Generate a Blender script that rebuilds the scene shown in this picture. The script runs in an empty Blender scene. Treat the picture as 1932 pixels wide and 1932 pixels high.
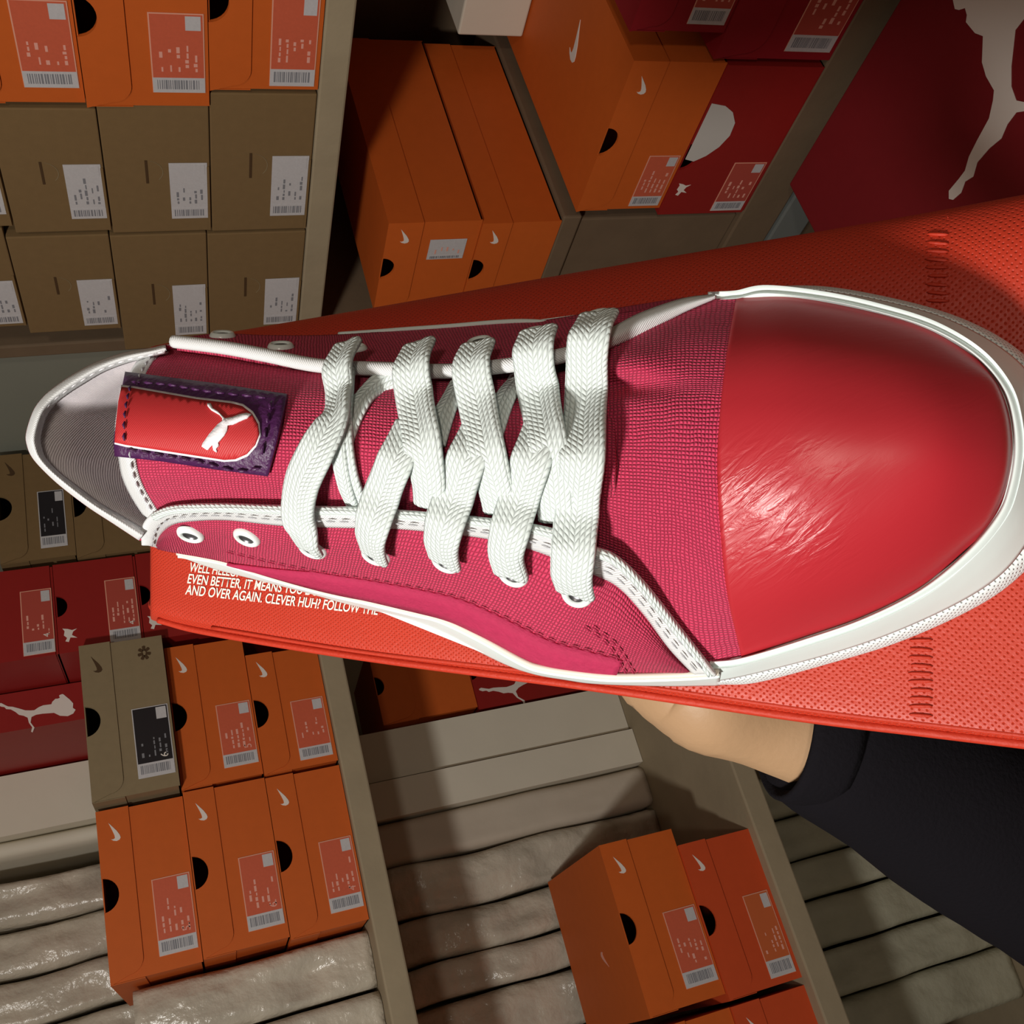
import bpy, bmesh, math, random
import numpy as np
from mathutils import Vector, Matrix, noise
random.seed(7)
SC = bpy.context.scene
COL = SC.collection

# ------------------------------------------------------------------ camera
F = 1932.0; CX = CY = 966.0
_D = np.array([5534., -716., 1932.]); _D /= np.linalg.norm(_D)      # straight down, in camera axes
_E = np.array([-546., 1134., 1932.]); _E -= _D * (_E @ _D); _E /= np.linalg.norm(_E)
R = np.stack([np.cross(_E, -_D), _E, -_D])                          # camera axes (right, down, forward) -> world
EYE = np.array([0.0, 0.0, 1.55])
cam = bpy.data.cameras.new('camera'); cam.sensor_width = 36; cam.lens = 36.0
cam.clip_start = 0.02; cam.clip_end = 30
co = bpy.data.objects.new('camera', cam); COL.objects.link(co)
M = Matrix.Identity(4)
for i in range(3):
    M[i][0] = R[i, 0]; M[i][1] = -R[i, 1]; M[i][2] = -R[i, 2]; M[i][3] = EYE[i]
co.matrix_world = M
SC.camera = co
def W(c): return EYE + R @ np.asarray(c, float)

# ------------------------------------------------------------------ light
wd = bpy.data.worlds.new('world'); SC.world = wd; wd.use_nodes = True
wd.node_tree.nodes['Background'].inputs[0].default_value = (1.0, 0.80, 0.66, 1)
wd.node_tree.nodes['Background'].inputs[1].default_value = 0.16
def lamp(name, loc, energy, size, color, target):
    l = bpy.data.lights.new(name, 'AREA'); l.shape = 'DISK'; l.size = size; l.energy = energy; l.color = color
    o = bpy.data.objects.new(name, l); COL.objects.link(o); o.location = loc
    d = Vector(target) - Vector(loc); o.rotation_euler = d.to_track_quat('-Z', 'Y').to_euler()
    return o
lamp('ceiling_lamp', (-0.58, 0.02, 2.20), 13.8, 0.14, (1.0, 0.97, 0.92), (0.35, 0.6, 1.3))
lamp('fill_lamp', (-0.45, -1.25, 2.20), 6, 0.16, (1.0, 0.88, 0.74), (0.4, 1.2, 1.2))  # added fill from behind the viewer, evens out the background
SC.view_settings.view_transform = 'Standard'; SC.view_settings.look = 'None'
SC.view_settings.gamma = 1; SC.view_settings.use_curve_mapping = False
SC.view_settings.exposure = 0.12

# ------------------------------------------------------------------ materials
def mat(name, col, rough=0.6, spec=0.4, metal=0, bump=None, var=0.0, varscale=40, coat=0, sheen=0, uv=False, trans=0):
    m = bpy.data.materials.new(name); m.use_nodes = True
    nt = m.node_tree; b = nt.nodes['Principled BSDF']
    b.inputs['Base Color'].default_value = (*col, 1); b.inputs['Roughness'].default_value = rough
    b.inputs['Specular IOR Level'].default_value = spec; b.inputs['Metallic'].default_value = metal
    b.inputs['Coat Weight'].default_value = coat; b.inputs['Sheen Weight'].default_value = sheen
    tc = nt.nodes.new('ShaderNodeTexCoord')
    if var:
        n = nt.nodes.new('ShaderNodeTexNoise'); n.inputs['Scale'].default_value = varscale; n.inputs['Detail'].default_value = 5
        nt.links.new(tc.outputs['Object'], n.inputs['Vector'])
        mx = nt.nodes.new('ShaderNodeMix'); mx.data_type = 'RGBA'
        mx.inputs[6].default_value = (*[c * (1 - var) for c in col], 1)
        mx.inputs[7].default_value = (*[min(1, c * (1 + var)) for c in col], 1)
        nt.links.new(n.outputs['Fac'], mx.inputs[0]); nt.links.new(mx.outputs[2], b.inputs['Base Color'])
    if bump:
        sc, dist, st = bump
        n2 = nt.nodes.new('ShaderNodeTexNoise'); n2.inputs['Scale'].default_value = sc; n2.inputs['Detail'].default_value = 6
        nt.links.new(tc.outputs['Object'], n2.inputs['Vector'])
        bp = nt.nodes.new('ShaderNodeBump'); bp.inputs['Distance'].default_value = dist; bp.inputs['Strength'].default_value = st
        nt.links.new(n2.outputs['Fac'], bp.inputs['Height']); nt.links.new(bp.outputs['Normal'], b.inputs['Normal'])
    return m
def mth(nt, op, a, b=None):
    n = nt.nodes.new('ShaderNodeMath'); n.operation = op
    for i, v in enumerate((a, b)):
        if v is None: continue
        if isinstance(v, (int, float)): n.inputs[i].default_value = v
        else: nt.links.new(v, n.inputs[i])
    return n.outputs[0]
def weave(name, lo, hi, pitch, kind='plain', rough=0.75, dist=0.0003, strength=0.9, sheen=0.0, spec=0.3, jitter=0.25):
    """UV is in metres; threads cross at the pitch."""
    m = bpy.data.materials.new(name); m.use_nodes = True
    nt = m.node_tree; b = nt.nodes['Principled BSDF']
    b.inputs['Roughness'].default_value = rough; b.inputs['Sheen Weight'].default_value = sheen; b.inputs['Specular IOR Level'].default_value = spec
    uv = nt.nodes.new('ShaderNodeUVMap'); sp = nt.nodes.new('ShaderNodeSeparateXYZ')
    nz = nt.nodes.new('ShaderNodeTexNoise'); nz.inputs['Scale'].default_value = 0.22 / pitch; nz.inputs['Detail'].default_value = 3
    nt.links.new(uv.outputs[0], nz.inputs['Vector'])
    mxv = nt.nodes.new('ShaderNodeVectorMath'); mxv.operation = 'SCALE'; mxv.inputs['Scale'].default_value = pitch * jitter * 2
    nt.links.new(nz.outputs['Color'], mxv.inputs[0])
    ad = nt.nodes.new('ShaderNodeVectorMath'); ad.operation = 'ADD'
    nt.links.new(uv.outputs[0], ad.inputs[0]); nt.links.new(mxv.outputs[0], ad.inputs[1])
    nt.links.new(ad.outputs[0], sp.inputs[0])
    u, v = sp.outputs[0], sp.outputs[1]
    if kind in ('plain', 'cross'):
        k = math.pi / pitch
        su = mth(nt, 'SINE', mth(nt, 'MULTIPLY', u, k)); sv = mth(nt, 'SINE', mth(nt, 'MULTIPLY', v, k))
        h = mth(nt, 'ABSOLUTE', mth(nt, 'MULTIPLY', su, sv))
        h = mth(nt, 'POWER', h, 0.6)
    elif kind == 'braid':
        k = math.pi / pitch
        va = mth(nt, 'ABSOLUTE', v)
        s1 = mth(nt, 'SINE', mth(nt, 'MULTIPLY', mth(nt, 'ADD', u, mth(nt, 'MULTIPLY', va, 1.0)), k))
        s2 = mth(nt, 'SINE', mth(nt, 'MULTIPLY', v, k * 1.15))
        h = mth(nt, 'ABSOLUTE', mth(nt, 'MULTIPLY', s1, s2)); h = mth(nt, 'POWER', h, 0.6)
    elif kind == 'dots':
        k = math.pi / pitch
        s1 = mth(nt, 'SINE', mth(nt, 'MULTIPLY', mth(nt, 'ADD', u, v), k))
        s2 = mth(nt, 'SINE', mth(nt, 'MULTIPLY', mth(nt, 'SUBTRACT', u, v), k))
        h = mth(nt, 'SUBTRACT', 1.0, mth(nt, 'POWER', mth(nt, 'ABSOLUTE', mth(nt, 'MULTIPLY', s1, s2)), 7.0))
    elif kind == 'twill':
        k = math.pi / pitch
        h = mth(nt, 'ABSOLUTE', mth(nt, 'SINE', mth(nt, 'MULTIPLY', mth(nt, 'ADD', mth(nt, 'MULTIPLY', u, 1.0), mth(nt, 'MULTIPLY', v, .8)), k)))
    mx = nt.nodes.new('ShaderNodeMix'); mx.data_type = 'RGBA'
    mx.inputs[6].default_value = (*lo, 1); mx.inputs[7].default_value = (*hi, 1)
    nt.links.new(h, mx.inputs[0]); nt.links.new(mx.outputs[2], b.inputs['Base Color'])
    n3 = nt.nodes.new('ShaderNodeTexNoise'); n3.inputs['Scale'].default_value = 1.0 / pitch; nt.links.new(uv.outputs[0], n3.inputs['Vector'])
    hh = mth(nt, 'ADD', h, mth(nt, 'MULTIPLY', n3.outputs['Fac'], 0.5))
    bp = nt.nodes.new('ShaderNodeBump'); bp.inputs['Distance'].default_value = dist; bp.inputs['Strength'].default_value = strength
    nt.links.new(hh, bp.inputs['Height']); nt.links.new(bp.outputs['Normal'], b.inputs['Normal'])
    return m
MT = {
 'canvas': weave('pink_red_canvas', (.43, .016, .062), (.66, .050, .125), .00102, 'plain', .72, .0005, 1.0, .05, jitter=.55),
 'canvas_dark': mat('red_webbing', (.42, .026, .082), .75, .2, bump=(900, .0004, .8), var=.15, varscale=500),
 'cap': None,
 'tape': weave('white_binding_tape', (.58, .58, .58), (.76, .77, .77), .0007, 'twill', .55, .0002, .6),
 'lace': weave('white_cotton_lace', (.58, .64, .62), (.74, .81, .79), .0016, 'braid', .85, .0005, .7),
 'rubber': mat('white_rubber', (.72, .80, .78), .45, .45, bump=(120, .0004, .25)),
 'rubber_tex': weave('textured_white_rubber', (.62, .66, .66), (.76, .80, .80), .0016, 'dots', .5, .0006, .8),
 'lining': weave('pale_lilac_lining', (.62, .56, .58), (.74, .69, .71), .0009, 'twill', .8, .0003, .7),
 'purple': mat('glossy_purple_satin', (.060, .010, .066), .42, .45, bump=(700, .0006, .8)),
 'patch': weave('red_woven_patch', (.40, .018, .022), (.54, .035, .038), .0007, 'twill', .5, .00012, .5),
 'white_thread': mat('white_thread', (.85, .82, .85), .7, .3, bump=(1500, .0003, .6)),
 'dark_thread': mat('dark_purple_thread', (.05, .01, .06), .5),
 'grey_thread': mat('grey_thread', (.42, .42, .44), .7),
 'pink_thread': mat('crimson_thread', (.32, .01, .05), .7),
 'eyelet': mat('white_enamel', (.76, .83, .81), .25, .5),
 'steel': mat('dull_grey_metal', (.16, .16, .17), .35, .5, metal=.8),
 'bag': weave('red_orange_nonwoven', (.42, .030, .012), (.47, .034, .014), .0019, 'dots', .46, .0005, .6, .0, .35, .6),
 'bag_plain': mat('red_orange_hem', (.47, .032, .012), .55, .3, bump=(700, .0005, .5)),
 'ink': mat('cream_print', (.88, .82, .72), .5),
 'skin': mat('skin', (.43, .265, .145), .5, .4, bump=(300, .0006, .3), var=.12, varscale=25),
 'nail': mat('nail', (.72, .48, .38), .3),
 'sleeve': mat('black_knit', (.008, .007, .009), .95, .06, bump=(500, .0008, .6)),
 'orange': mat('orange_card', (.60, .115, .015), .6, .3, bump=(600, .0002, .3), var=.06, varscale=60),
 'orange_red': mat('red_orange_card', (.60, .075, .018), .6, .3, bump=(600, .0002, .3), var=.06, varscale=60),
 'kraft': mat('kraft_card', (.205, .127, .055), .8, .2, bump=(500, .0003, .3), var=.08, varscale=90),
 'kraft_pale': mat('greyish_kraft_card', (.26, .195, .110), .8, .2, bump=(500, .0003, .3), var=.08, varscale=90),
 'red': mat('red_card', (.30, .014, .012), .45, .4, bump=(600, .0002, .3), var=.06, varscale=60),
 'crimson': mat('crimson_card', (.29, .010, .017), .5, .35, bump=(600, .0002, .3), var=.06, varscale=60),
 'lab_white': mat('white_label', (.56, .54, .55), .5, var=.1, varscale=400),
 'lab_pink': mat('pinkish_film', (.62, .12, .06), .4, var=.08, varscale=300),
 'lab_edge': mat('pale_label_edge', (.78, .36, .25), .5),
 'lab_red': mat('reddish_film', (.45, .07, .05), .4),
 'lab_black': mat('black_label', (.018, .015, .018), .45),
 'lab_clear': mat('orange_film', (.58, .13, .04), .35),
 'lab_grey': mat('grey_print', (.22, .22, .24), .6),
 'print_pale': mat('pale_print', (.80, .38, .30), .6),
 'white_print': mat('white_print', (.80, .72, .66), .6),
 'dark_print': mat('dark_brown_print', (.07, .035, .012), .7),
 'inside': mat('raw_card_inside', (.16, .15, .13), .9),
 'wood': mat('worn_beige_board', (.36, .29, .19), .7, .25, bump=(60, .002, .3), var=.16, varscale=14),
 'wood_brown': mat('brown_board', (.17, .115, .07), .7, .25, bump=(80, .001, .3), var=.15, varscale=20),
 'grey_metal': mat('grey_painted_metal', (.17, .18, .17), .5, .4),
 'grey_panel': mat('grey_painted_panel', (.24, .245, .20), .55, .35, var=.10, varscale=6),
 'white_card': mat('offwhite_card', (.74, .68, .56), .65, .3, bump=(40, .002, .2), var=.06, varscale=10),
 'beige_card': mat('beige_paper', (.60, .52, .42), .7, .3, bump=(40, .002, .4), var=.08, varscale=12),
 'plastic': mat('crumpled_plastic', (.58, .52, .42), .24, .6, bump=(15, .03, .5), var=.38, varscale=13),
 'plastic_green': mat('greenish_plastic', (.46, .44, .33), .4, .4, bump=(20, .02, .4), var=.25, varscale=12),
 'paper': mat('white_tissue_paper', (.62, .60, .56), .7),
 'carton': mat('shade_darkened_red_card', (.20, .010, .014), .55, .3, bump=(600, .0002, .3), var=.06, varscale=60),  # red card darkened in colour to stand in for shade on the carton
 'wall': mat('cream_wall_paint', (.55, .47, .36), .8, .2, bump=(90, .001, .3)),
 'floor': mat('grey_floor_tile', (.20, .18, .16), .5),
 'ceil': mat('white_ceiling', (.6, .58, .54), .9),
}
def cap_mat():
    m = mat('red_toe_leather', (.44, .020, .030), .38, .6)
    nt = m.node_tree; b = nt.nodes['Principled BSDF']
    uv = nt.nodes.new('ShaderNodeUVMap')
    mp = nt.nodes.new('ShaderNodeMapping'); mp.inputs['Scale'].default_value = (90, 420, 1)
    m0 = nt.nodes.new('ShaderNodeMapping'); m0.inputs['Rotation'].default_value = (0, 0, math.radians(40))
    nt.links.new(uv.outputs[0], m0.inputs[0]); nt.links.new(m0.outputs[0], mp.inputs[0])
    n = nt.nodes.new('ShaderNodeTexNoise'); n.inputs['Scale'].default_value = 1; n.inputs['Detail'].default_value = 4; n.inputs['Distortion'].default_value = 1.2
    nt.links.new(mp.outputs[0], n.inputs['Vector'])
    n2 = nt.nodes.new('ShaderNodeTexNoise'); n2.inputs['Scale'].default_value = 30; n2.inputs['Detail'].default_value = 2
    nt.links.new(uv.outputs[0], n2.inputs['Vector'])
    spx = nt.nodes.new('ShaderNodeSeparateXYZ'); nt.links.new(uv.outputs[0], spx.inputs[0])
    def rng(sock, a, b):
        mr = nt.nodes.new('ShaderNodeMapRange'); mr.inputs[1].default_value = a; mr.inputs[2].default_value = b; mr.interpolation_type = 'SMOOTHSTEP'
        nt.links.new(sock, mr.inputs[0]); return mr.outputs[0]
    msk = mth(nt, 'MULTIPLY', mth(nt, 'MULTIPLY', rng(spx.outputs[1], .045, .062), rng(spx.outputs[1], .090, .072)), rng(spx.outputs[0], .034, .012))
    msk = mth(nt, 'ADD', msk, .06)
    h = mth(nt, 'MULTIPLY', n.outputs['Fac'], msk)
    bp = nt.nodes.new('ShaderNodeBump'); bp.inputs['Distance'].default_value = .0014; bp.inputs['Strength'].default_value = .5
    nt.links.new(h, bp.inputs['Height']); nt.links.new(bp.outputs['Normal'], b.inputs['Normal'])
    return m
MT['cap'] = cap_mat()

# ------------------------------------------------------------------ object helpers
def tri(bm):
    bm.normal_update(); bmesh.ops.triangulate(bm, faces=[f for f in bm.faces if len(f.verts) > 4])
def link(name, me, m=None, parent=None, smooth=False):
    o = bpy.data.objects.new(name, me); COL.objects.link(o)
    if m is not None: me.materials.append(MT[m] if isinstance(m, str) else m)
    if smooth:
        for p in me.polygons: p.use_smooth = True
    if parent is not None: o.parent = parent; o.matrix_parent_inverse = Matrix.Identity(4)
    return o
def thing(name, label, cat, loc, group=None, rot=None):
    o = bpy.data.objects.new(name, None); COL.objects.link(o); o.empty_display_size = .05
    o.location = loc
    if rot is not None: o.rotation_euler = rot
    o['label'] = label; o['category'] = cat
    if group: o['group'] = group
    return o
def tag(o, label, cat, group=None):
    o['label'] = label; o['category'] = cat
    if group: o['group'] = group
    return o
def mesh_from(name, vs, fs, m, parent=None, smooth=False, off=(0, 0, 0)):
    me = bpy.data.meshes.new(name)
    ov = np.array(off)
    me.from_pydata([tuple(np.asarray(v) - ov) for v in vs], [], fs); me.update()
    return link(name, me, m, parent, smooth)
def add_box(bm, x0, x1, y0, y1, z0, z1):
    v = [bm.verts.new(p) for p in ((x0,y0,z0),(x1,y0,z0),(x1,y1,z0),(x0,y1,z0),(x0,y0,z1),(x1,y0,z1),(x1,y1,z1),(x0,y1,z1))]
    for f in ((3,2,1,0),(4,5,6,7),(0,1,5,4),(1,2,6,5),(2,3,7,6),(3,0,4,7)): bm.faces.new([v[i] for i in f])
def prism(bm, poly, y0, y1):
    """poly in (x,z), extruded from y0 (front) to y1 (back)"""
    a = [bm.verts.new((x, y0, z)) for x, z in poly]; b = [bm.verts.new((x, y1, z)) for x, z in poly]
    n = len(poly)
    bm.faces.new(a); bm.faces.new(b[::-1])
    for i in range(n): bm.faces.new((a[i], b[i], b[(i+1) % n], a[(i+1) % n]))
def fin(bm, name, m, parent=None, smooth=False, bev=0):
    bmesh.ops.recalc_face_normals(bm, faces=bm.faces)
    me = bpy.data.meshes.new(name); bm.to_mesh(me); bm.free()
    o = link(name, me, m, parent, smooth)
    if bev:
        md = o.modifiers.new('bevel', 'BEVEL'); md.width = bev; md.segments = 2; md.limit_method = 'ANGLE'
    return o
def struct(o): o['kind'] = 'structure'; return o
def text_mesh(body, size, shear=0, extrude=.0002, sx=1.0, bold=0.0):
    c = bpy.data.curves.new('txt', 'FONT'); c.body = body; c.size = size; c.shear = shear; c.extrude = extrude; c.offset = bold
    o = bpy.data.objects.new('txt', c); COL.objects.link(o)
    dg = bpy.context.evaluated_depsgraph_get()
    me = bpy.data.meshes.new_from_object(o.evaluated_get(dg)); 
    bpy.data.objects.remove(o); bpy.data.curves.remove(c)
    return me

# ------------------------------------------------------------------ room and shelving
def sbox(name, x0, x1, y0, y1, z0, z1, m):
    bm = bmesh.new(); add_box(bm, x0, x1, y0, y1, z0, z1); return struct(fin(bm, name, m))
sbox('floor', -1.9, 1.8, -1.6, 2.4, -.1, 0, 'floor')
sbox('ceiling', -1.9, 1.8, -1.6, 2.4, 2.7, 2.8, 'ceil')
sbox('wall_back', -1.9, 1.8, 2.3, 2.4, 0, 2.7, 'wall')
sbox('wall_right', 1.7, 1.8, -1.6, 2.3, 0, 2.7, 'wall')
sbox('wall_left', -1.9, -1.8, -1.6, 2.3, 0, 2.7, 'wall')
sbox('wall_front', -1.8, 1.7, -1.7, -1.6, 0, 2.7, 'wall')

def shelf_unit(name, label, boards, uprights):
    t = thing(name, label, 'shelf', (0, 0, 0))
    for nm, x0, x1, y0, y1, z0, z1, m in boards + uprights:
        bm = bmesh.new(); add_box(bm, x0, x1, y0, y1, z0, z1); fin(bm, nm, m, t, bev=.003)
    return t
shelf_unit('shelf_unit', 'long beige wooden shelf unit carrying the stacks at the lower left', [
    ('shelf_board', -1.2, 1.07, 1.585, 2.24, 1.290, 1.327, 'wood'),
    ('shelf_board', -1.2, 1.07, 1.575, 2.24, .650, .690, 'wood'),
    ('shelf_board', -1.2, 1.07, 1.62, 2.24, .03, .07, 'wood')], [
    ('upright', -1.24, -1.2, 1.6, 2.24, 0, 2.3, 'wood'), ('upright', 1.07, 1.105, 1.34, 2.24, 0, 2.3, 'grey_panel')])
shelf_unit('shelf_unit', 'shelf unit with pale top board beside the plain brown boxes', [
    ('shelf_board', 1.0, 1.50, -.2, 1.295, 1.277, 1.311, 'wood'),
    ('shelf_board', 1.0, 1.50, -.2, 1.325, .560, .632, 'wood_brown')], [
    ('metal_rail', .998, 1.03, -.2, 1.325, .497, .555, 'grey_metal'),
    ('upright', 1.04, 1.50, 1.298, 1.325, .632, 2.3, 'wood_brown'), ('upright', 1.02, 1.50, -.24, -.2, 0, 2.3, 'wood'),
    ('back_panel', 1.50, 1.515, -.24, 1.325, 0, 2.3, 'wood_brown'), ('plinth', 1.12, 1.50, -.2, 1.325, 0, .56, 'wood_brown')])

# ------------------------------------------------------------------ shoe boxes
SWOOSH = [(-.5,-.16),(-.46,-.30),(-.36,-.36),(-.22,-.33),(.02,-.20),(.5,.16),(.06,.0),(-.2,-.08),(-.34,-.09),(-.38,0),(-.36,.10),(-.45,.0)]
CATS = [(-.5,.1),(-.42,.3),(-.2,.18),(0,.36),(.3,.30),(.5,.42),(.42,.1),(.3,-.15),(.36,-.45),(.18,-.2),(-.05,-.12),(-.28,-.42),(-.2,-.02)]
def poly_mesh(poly, name, m, parent, y, t=.0005):
    bm = bmesh.new(); prism(bm, poly, y - t, y)
    tri(bm)
    return fin(bm, name, m, parent)
def rect(name, m, parent, x0, x1, z0, z1, y, t=.0005):
    bm = bmesh.new(); add_box(bm, x0, x1, y - t, y, z0, z1); return fin(bm, name, m, parent)
def shoebox(x0, x1, z0, z1, front, side, style, label, depth=.31, white_lab=False, size=None, group=None, mark=True, lab=(.09, .53, .03, .46), name='shoebox', mirror=False, hole=.5):
    """side 'back': front face at y=front looking to -y, x0..x1 along x.
       side 'right': front face at x=front looking to -x, x0..x1 along y (far end is its left)."""
    w = x1 - x0; h = z1 - z0
    if side == 'back': loc = ((x0 + x1) / 2, front, z0); rz = 0
    else: loc = (front, (x0 + x1) / 2, z0); rz = -math.pi / 2
    t = thing(name, label, 'box', loc, group, (0, 0, rz))
    body = {'orange': 'orange', 'orange_red': 'orange_red', 'kraft': 'kraft', 'kraft_pale': 'kraft_pale', 'red': 'red', 'crimson': 'crimson', 'plain': 'kraft', 'red_seam': 'crimson'}[style]
    X0, X1 = -w / 2, w / 2
    seam = h * .63
    hr = min(.0235, w * .12); hx = X0 + w * hole
    e = .0016
    half = [(hx + hr * math.cos(a), h - hr * .92 * math.sin(a)) for a in np.linspace(0, math.pi, 15)]
    bm = bmesh.new()
    if style == 'plain':
        add_box(bm, X0, X1, 0, depth, 0, h)
        fin(bm, 'body', body, t, bev=.0015)
        rect('slot', 'dark_print', t, X0 + w * .42, X0 + w * .60, h * .60, h * .625, -.0001, .0006)
        arc = [(X0 + w * (.51 + .085 * math.cos(a)), h * .60 - w * .085 * math.sin(a)) for a in np.linspace(.2, math.pi * .75, 12)]
        bm = bmesh.new()
        for p, q in zip(arc[:-1], arc[1:]):
            prism(bm, [p, q, (q[0], q[1] - .0008), (p[0], p[1] - .0008)], -.0005, 0)
        fin(bm, 'flap_crease', 'dark_print' if False else 'kraft_pale', t)
        # folded lip at the end of the box
        rect('folded_lip', body, t, X0 + .002, X0 + w * .55, .001, .004, -.0001, .0012)
    else:
        # hollow carton: front panel with thumb notch, sides, back, floor
        prism(bm, [(X0 + e, 0), (X1 - e, 0), (X1 - e, h - e)] + half[0:] + [(X0 + e, h - e)] if False else
              [(X0 + e, 0), (X1 - e, 0), (X1 - e, h - e)] + [(p[0], min(p[1], h - e)) for p in half] + [(X0 + e, h - e)], 0, .002)
        add_box(bm, X0 + e, X0 + e + .002, .002, depth - .002, 0, h - e); add_box(bm, X1 - e - .002, X1 - e, .002, depth - .002, 0, h - e)
        add_box(bm, X0 + e, X1 - e, depth - .002, depth, 0, h - e); add_box(bm, X0 + e, X1 - e, .002, depth - .002, 0, .002)
        tri(bm)
        fin(bm, 'body', body, t)
        bm = bmesh.new()
        full = style in ('red',)
        s = .004 if full else seam
        r = h * .16
        if full: low = [(X0, s), (X1, s)]
        else: low = [(X0 + w * .035 + r - r * math.cos(a), s + r - r * math.sin(a)) for a in np.linspace(0, math.pi / 2, 8)] + [(X1, s)]
        outline = [(X0, h)] + ([(X0 + w * .035, s + r)] if not full else []) + low + [(X1, h)] + half
        prism(bm, outline, -.0024, -.0004)
        tri(bm)
        add_box(bm, X0, X1, -.0004, depth + .001, h - e, h)
        add_box(bm, X0, X0 + .0012, -.0004, depth, s, h - e); add_box(bm, X1 - .0012, X1, -.0004, depth, s, h - e)
        fin(bm, 'lid', body, t)
        if mark:
            ms = 'white_print' if style not in ('kraft', 'kraft_pale') else 'dark_print'
            if style in ('red', 'red_seam', 'crimson'):
                k = .024; cx_, cz_ = X0 + w * .88, h * .84
                if style == 'red': cx_, cz_ = X0 + w * .19, h * .86
                poly_mesh([(cx_ + p[0] * k, cz_ + p[1] * k) for p in CATS], 'emblem', ms, t, -.0024)
            else:
                k = .028; cx_, cz_ = X0 + w * .86, h * .83
                poly_mesh([(cx_ + p[0] * k, cz_ + p[1] * k) for p in SWOOSH], 'emblem', ms, t, -.0024)
    # paper label with barcode strip
    if lab:
        a0, a1, b0, b1 = lab
        lx0, lx1, lz0, lz1 = X0 + a0 * w, X0 + a1 * w, b0 * h, b1 * h
        yy = -.0006 if style != 'red' else -.0025
        if style == 'plain': base, inner, bars = 'lab_white', None, 'lab_grey'
        elif style in ('kraft', 'kraft_pale'): base, inner, bars = 'lab_white', 'lab_black', 'lab_grey'
        elif style in ('red', 'red_seam', 'crimson'): base, inner, bars = 'lab_edge', 'lab_red', 'lab_grey'
        elif white_lab: base, inner, bars = 'lab_white', None, 'lab_grey'
        elif style == 'orange_red': base, inner, bars = 'lab_edge', 'lab_clear', 'lab_grey'
        else: base, inner, bars = 'lab_edge', 'lab_pink', 'lab_grey'
        lb = rect('label', base, t, lx0, lx1, lz0, lz1, yy)
        y2 = yy - .0005; L = lx1 - lx0; H = lz1 - lz0; b = .0014
        cw = L * .2
        if inner: rect('label_film', inner, lb, lx0 + cw, lx1 - b, lz0 + b, lz1 - b, y2, .0002)
        rect('barcode_strip', 'lab_white', lb, lx0 + .0005, lx0 + cw, lz0 + .0005, lz1 - .0005, y2, .0003)
        bm = bmesh.new(); z = lz0 + H * .12
        while z < lz0 + H * .9:
            d = random.uniform(.0006, .0022); add_box(bm, lx0 + cw * .25, lx0 + cw * .85, y2 - .0005, y2 - .0003, z, min(z + d, lz0 + H * .92)); z += d + random.uniform(.0006, .0016)
        fin(bm, 'barcode', bars, lb)
        # fine print: small illegible marks
        bm = bmesh.new()
        rows = 5
        for i in range(rows):
            zz = lz0 + H * (.14 + .16 * i)
            xa = lx0 + L * .28
            while xa < lx0 + L * (.45 + .25 * random.random()):
                d = random.uniform(.003, .009)
                if random.random() < .62: add_box(bm, xa, xa + d, y2 - .0004, y2 - .0002, zz, zz + H * random.uniform(.03, .07))
                xa += d + .002
        if len(bm.verts) == 0: add_box(bm, lx0 + L * .3, lx0 + L * .4, y2 - .0004, y2 - .0002, lz0 + H * .3, lz0 + H * .36)
        fin(bm, 'fine_print', 'lab_grey' if base == 'lab_white' and style == 'plain' else 'print_pale' if inner != 'lab_black' else 'lab_grey', lb)
        rect('blank_square', 'lab_white', lb, lx1 - L * .2, lx1 - L * .03, lz0 + H * .06, lz0 + H * .34, y2, .0004)
        if size:
            me = text_mesh(size, H * .30, 0, .0001)
            o = link('size_number', me, 'white_print' if inner != 'lab_pink' else 'print_pale', lb)
            o.matrix_local = Matrix.Translation((lx0 + L * .24, y2 - .0003, lz0 + H * .14)) @ Matrix.Rotation(math.pi / 2, 4, 'X')
    return t
bk = lambda *a, **k: shoebox(*a, **k)
# stack to the left, on the long shelf (front faces on the plane y = 1.6)
G1 = None
bk(.187, .424, 1.5625, 1.683, 1.600, 'back', 'orange', 'orange shoe box topmost of the front stack of three, with size 5 label', size='5.')
bk(.190, .426, 1.4425, 1.5615, 1.597, 'back', 'orange', 'orange shoe box in the middle of the front stack of three, size 6 label', size='6.')
bk(.187, .423, 1.328, 1.4415, 1.600, 'back', 'orange', 'orange shoe box lowest in the front stack of three, resting on the beige shelf board', size='4')
bk(.430, .674, 1.5635, 1.684, 1.572, 'back', 'kraft_pale', 'grey-brown shoe box with black size 6 label and flower mark', size='6.')
bk(.430, .660, 1.4425, 1.5625, 1.600, 'back', 'orange', 'orange shoe box directly beneath the grey-brown box with the black label', size='5')
bk(.427, .625, 1.328, 1.4415, 1.598, 'back', 'orange', 'orange shoe box at the shelf edge in the stack below the grey-brown box', lab=(.06, .55, .05, .5))
fl = bmesh.new()
for k in range(7):
    a = k * 2 * math.pi / 7
    prism(fl, [(.5405 + .015 * 5.3 * 0 + .002 * math.cos(a) + p * math.cos(a) - q * math.sin(a), 0 + p * math.sin(a) + q * math.cos(a)) for p, q in ((.002, -.002), (.009, -.0025), (.010, 0), (.009, .0025), (.002, .002))], -.0005, 0)
fo = fin(fl, 'flower_mark', 'dark_print', None)
_kb = [o for o in COL.objects if o.name.startswith('shoebox') and 'flower mark' in o.get('label', '')][0]
fo.parent = _kb; fo.location = (-.5405 + .095, -.0002, .028)
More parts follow.
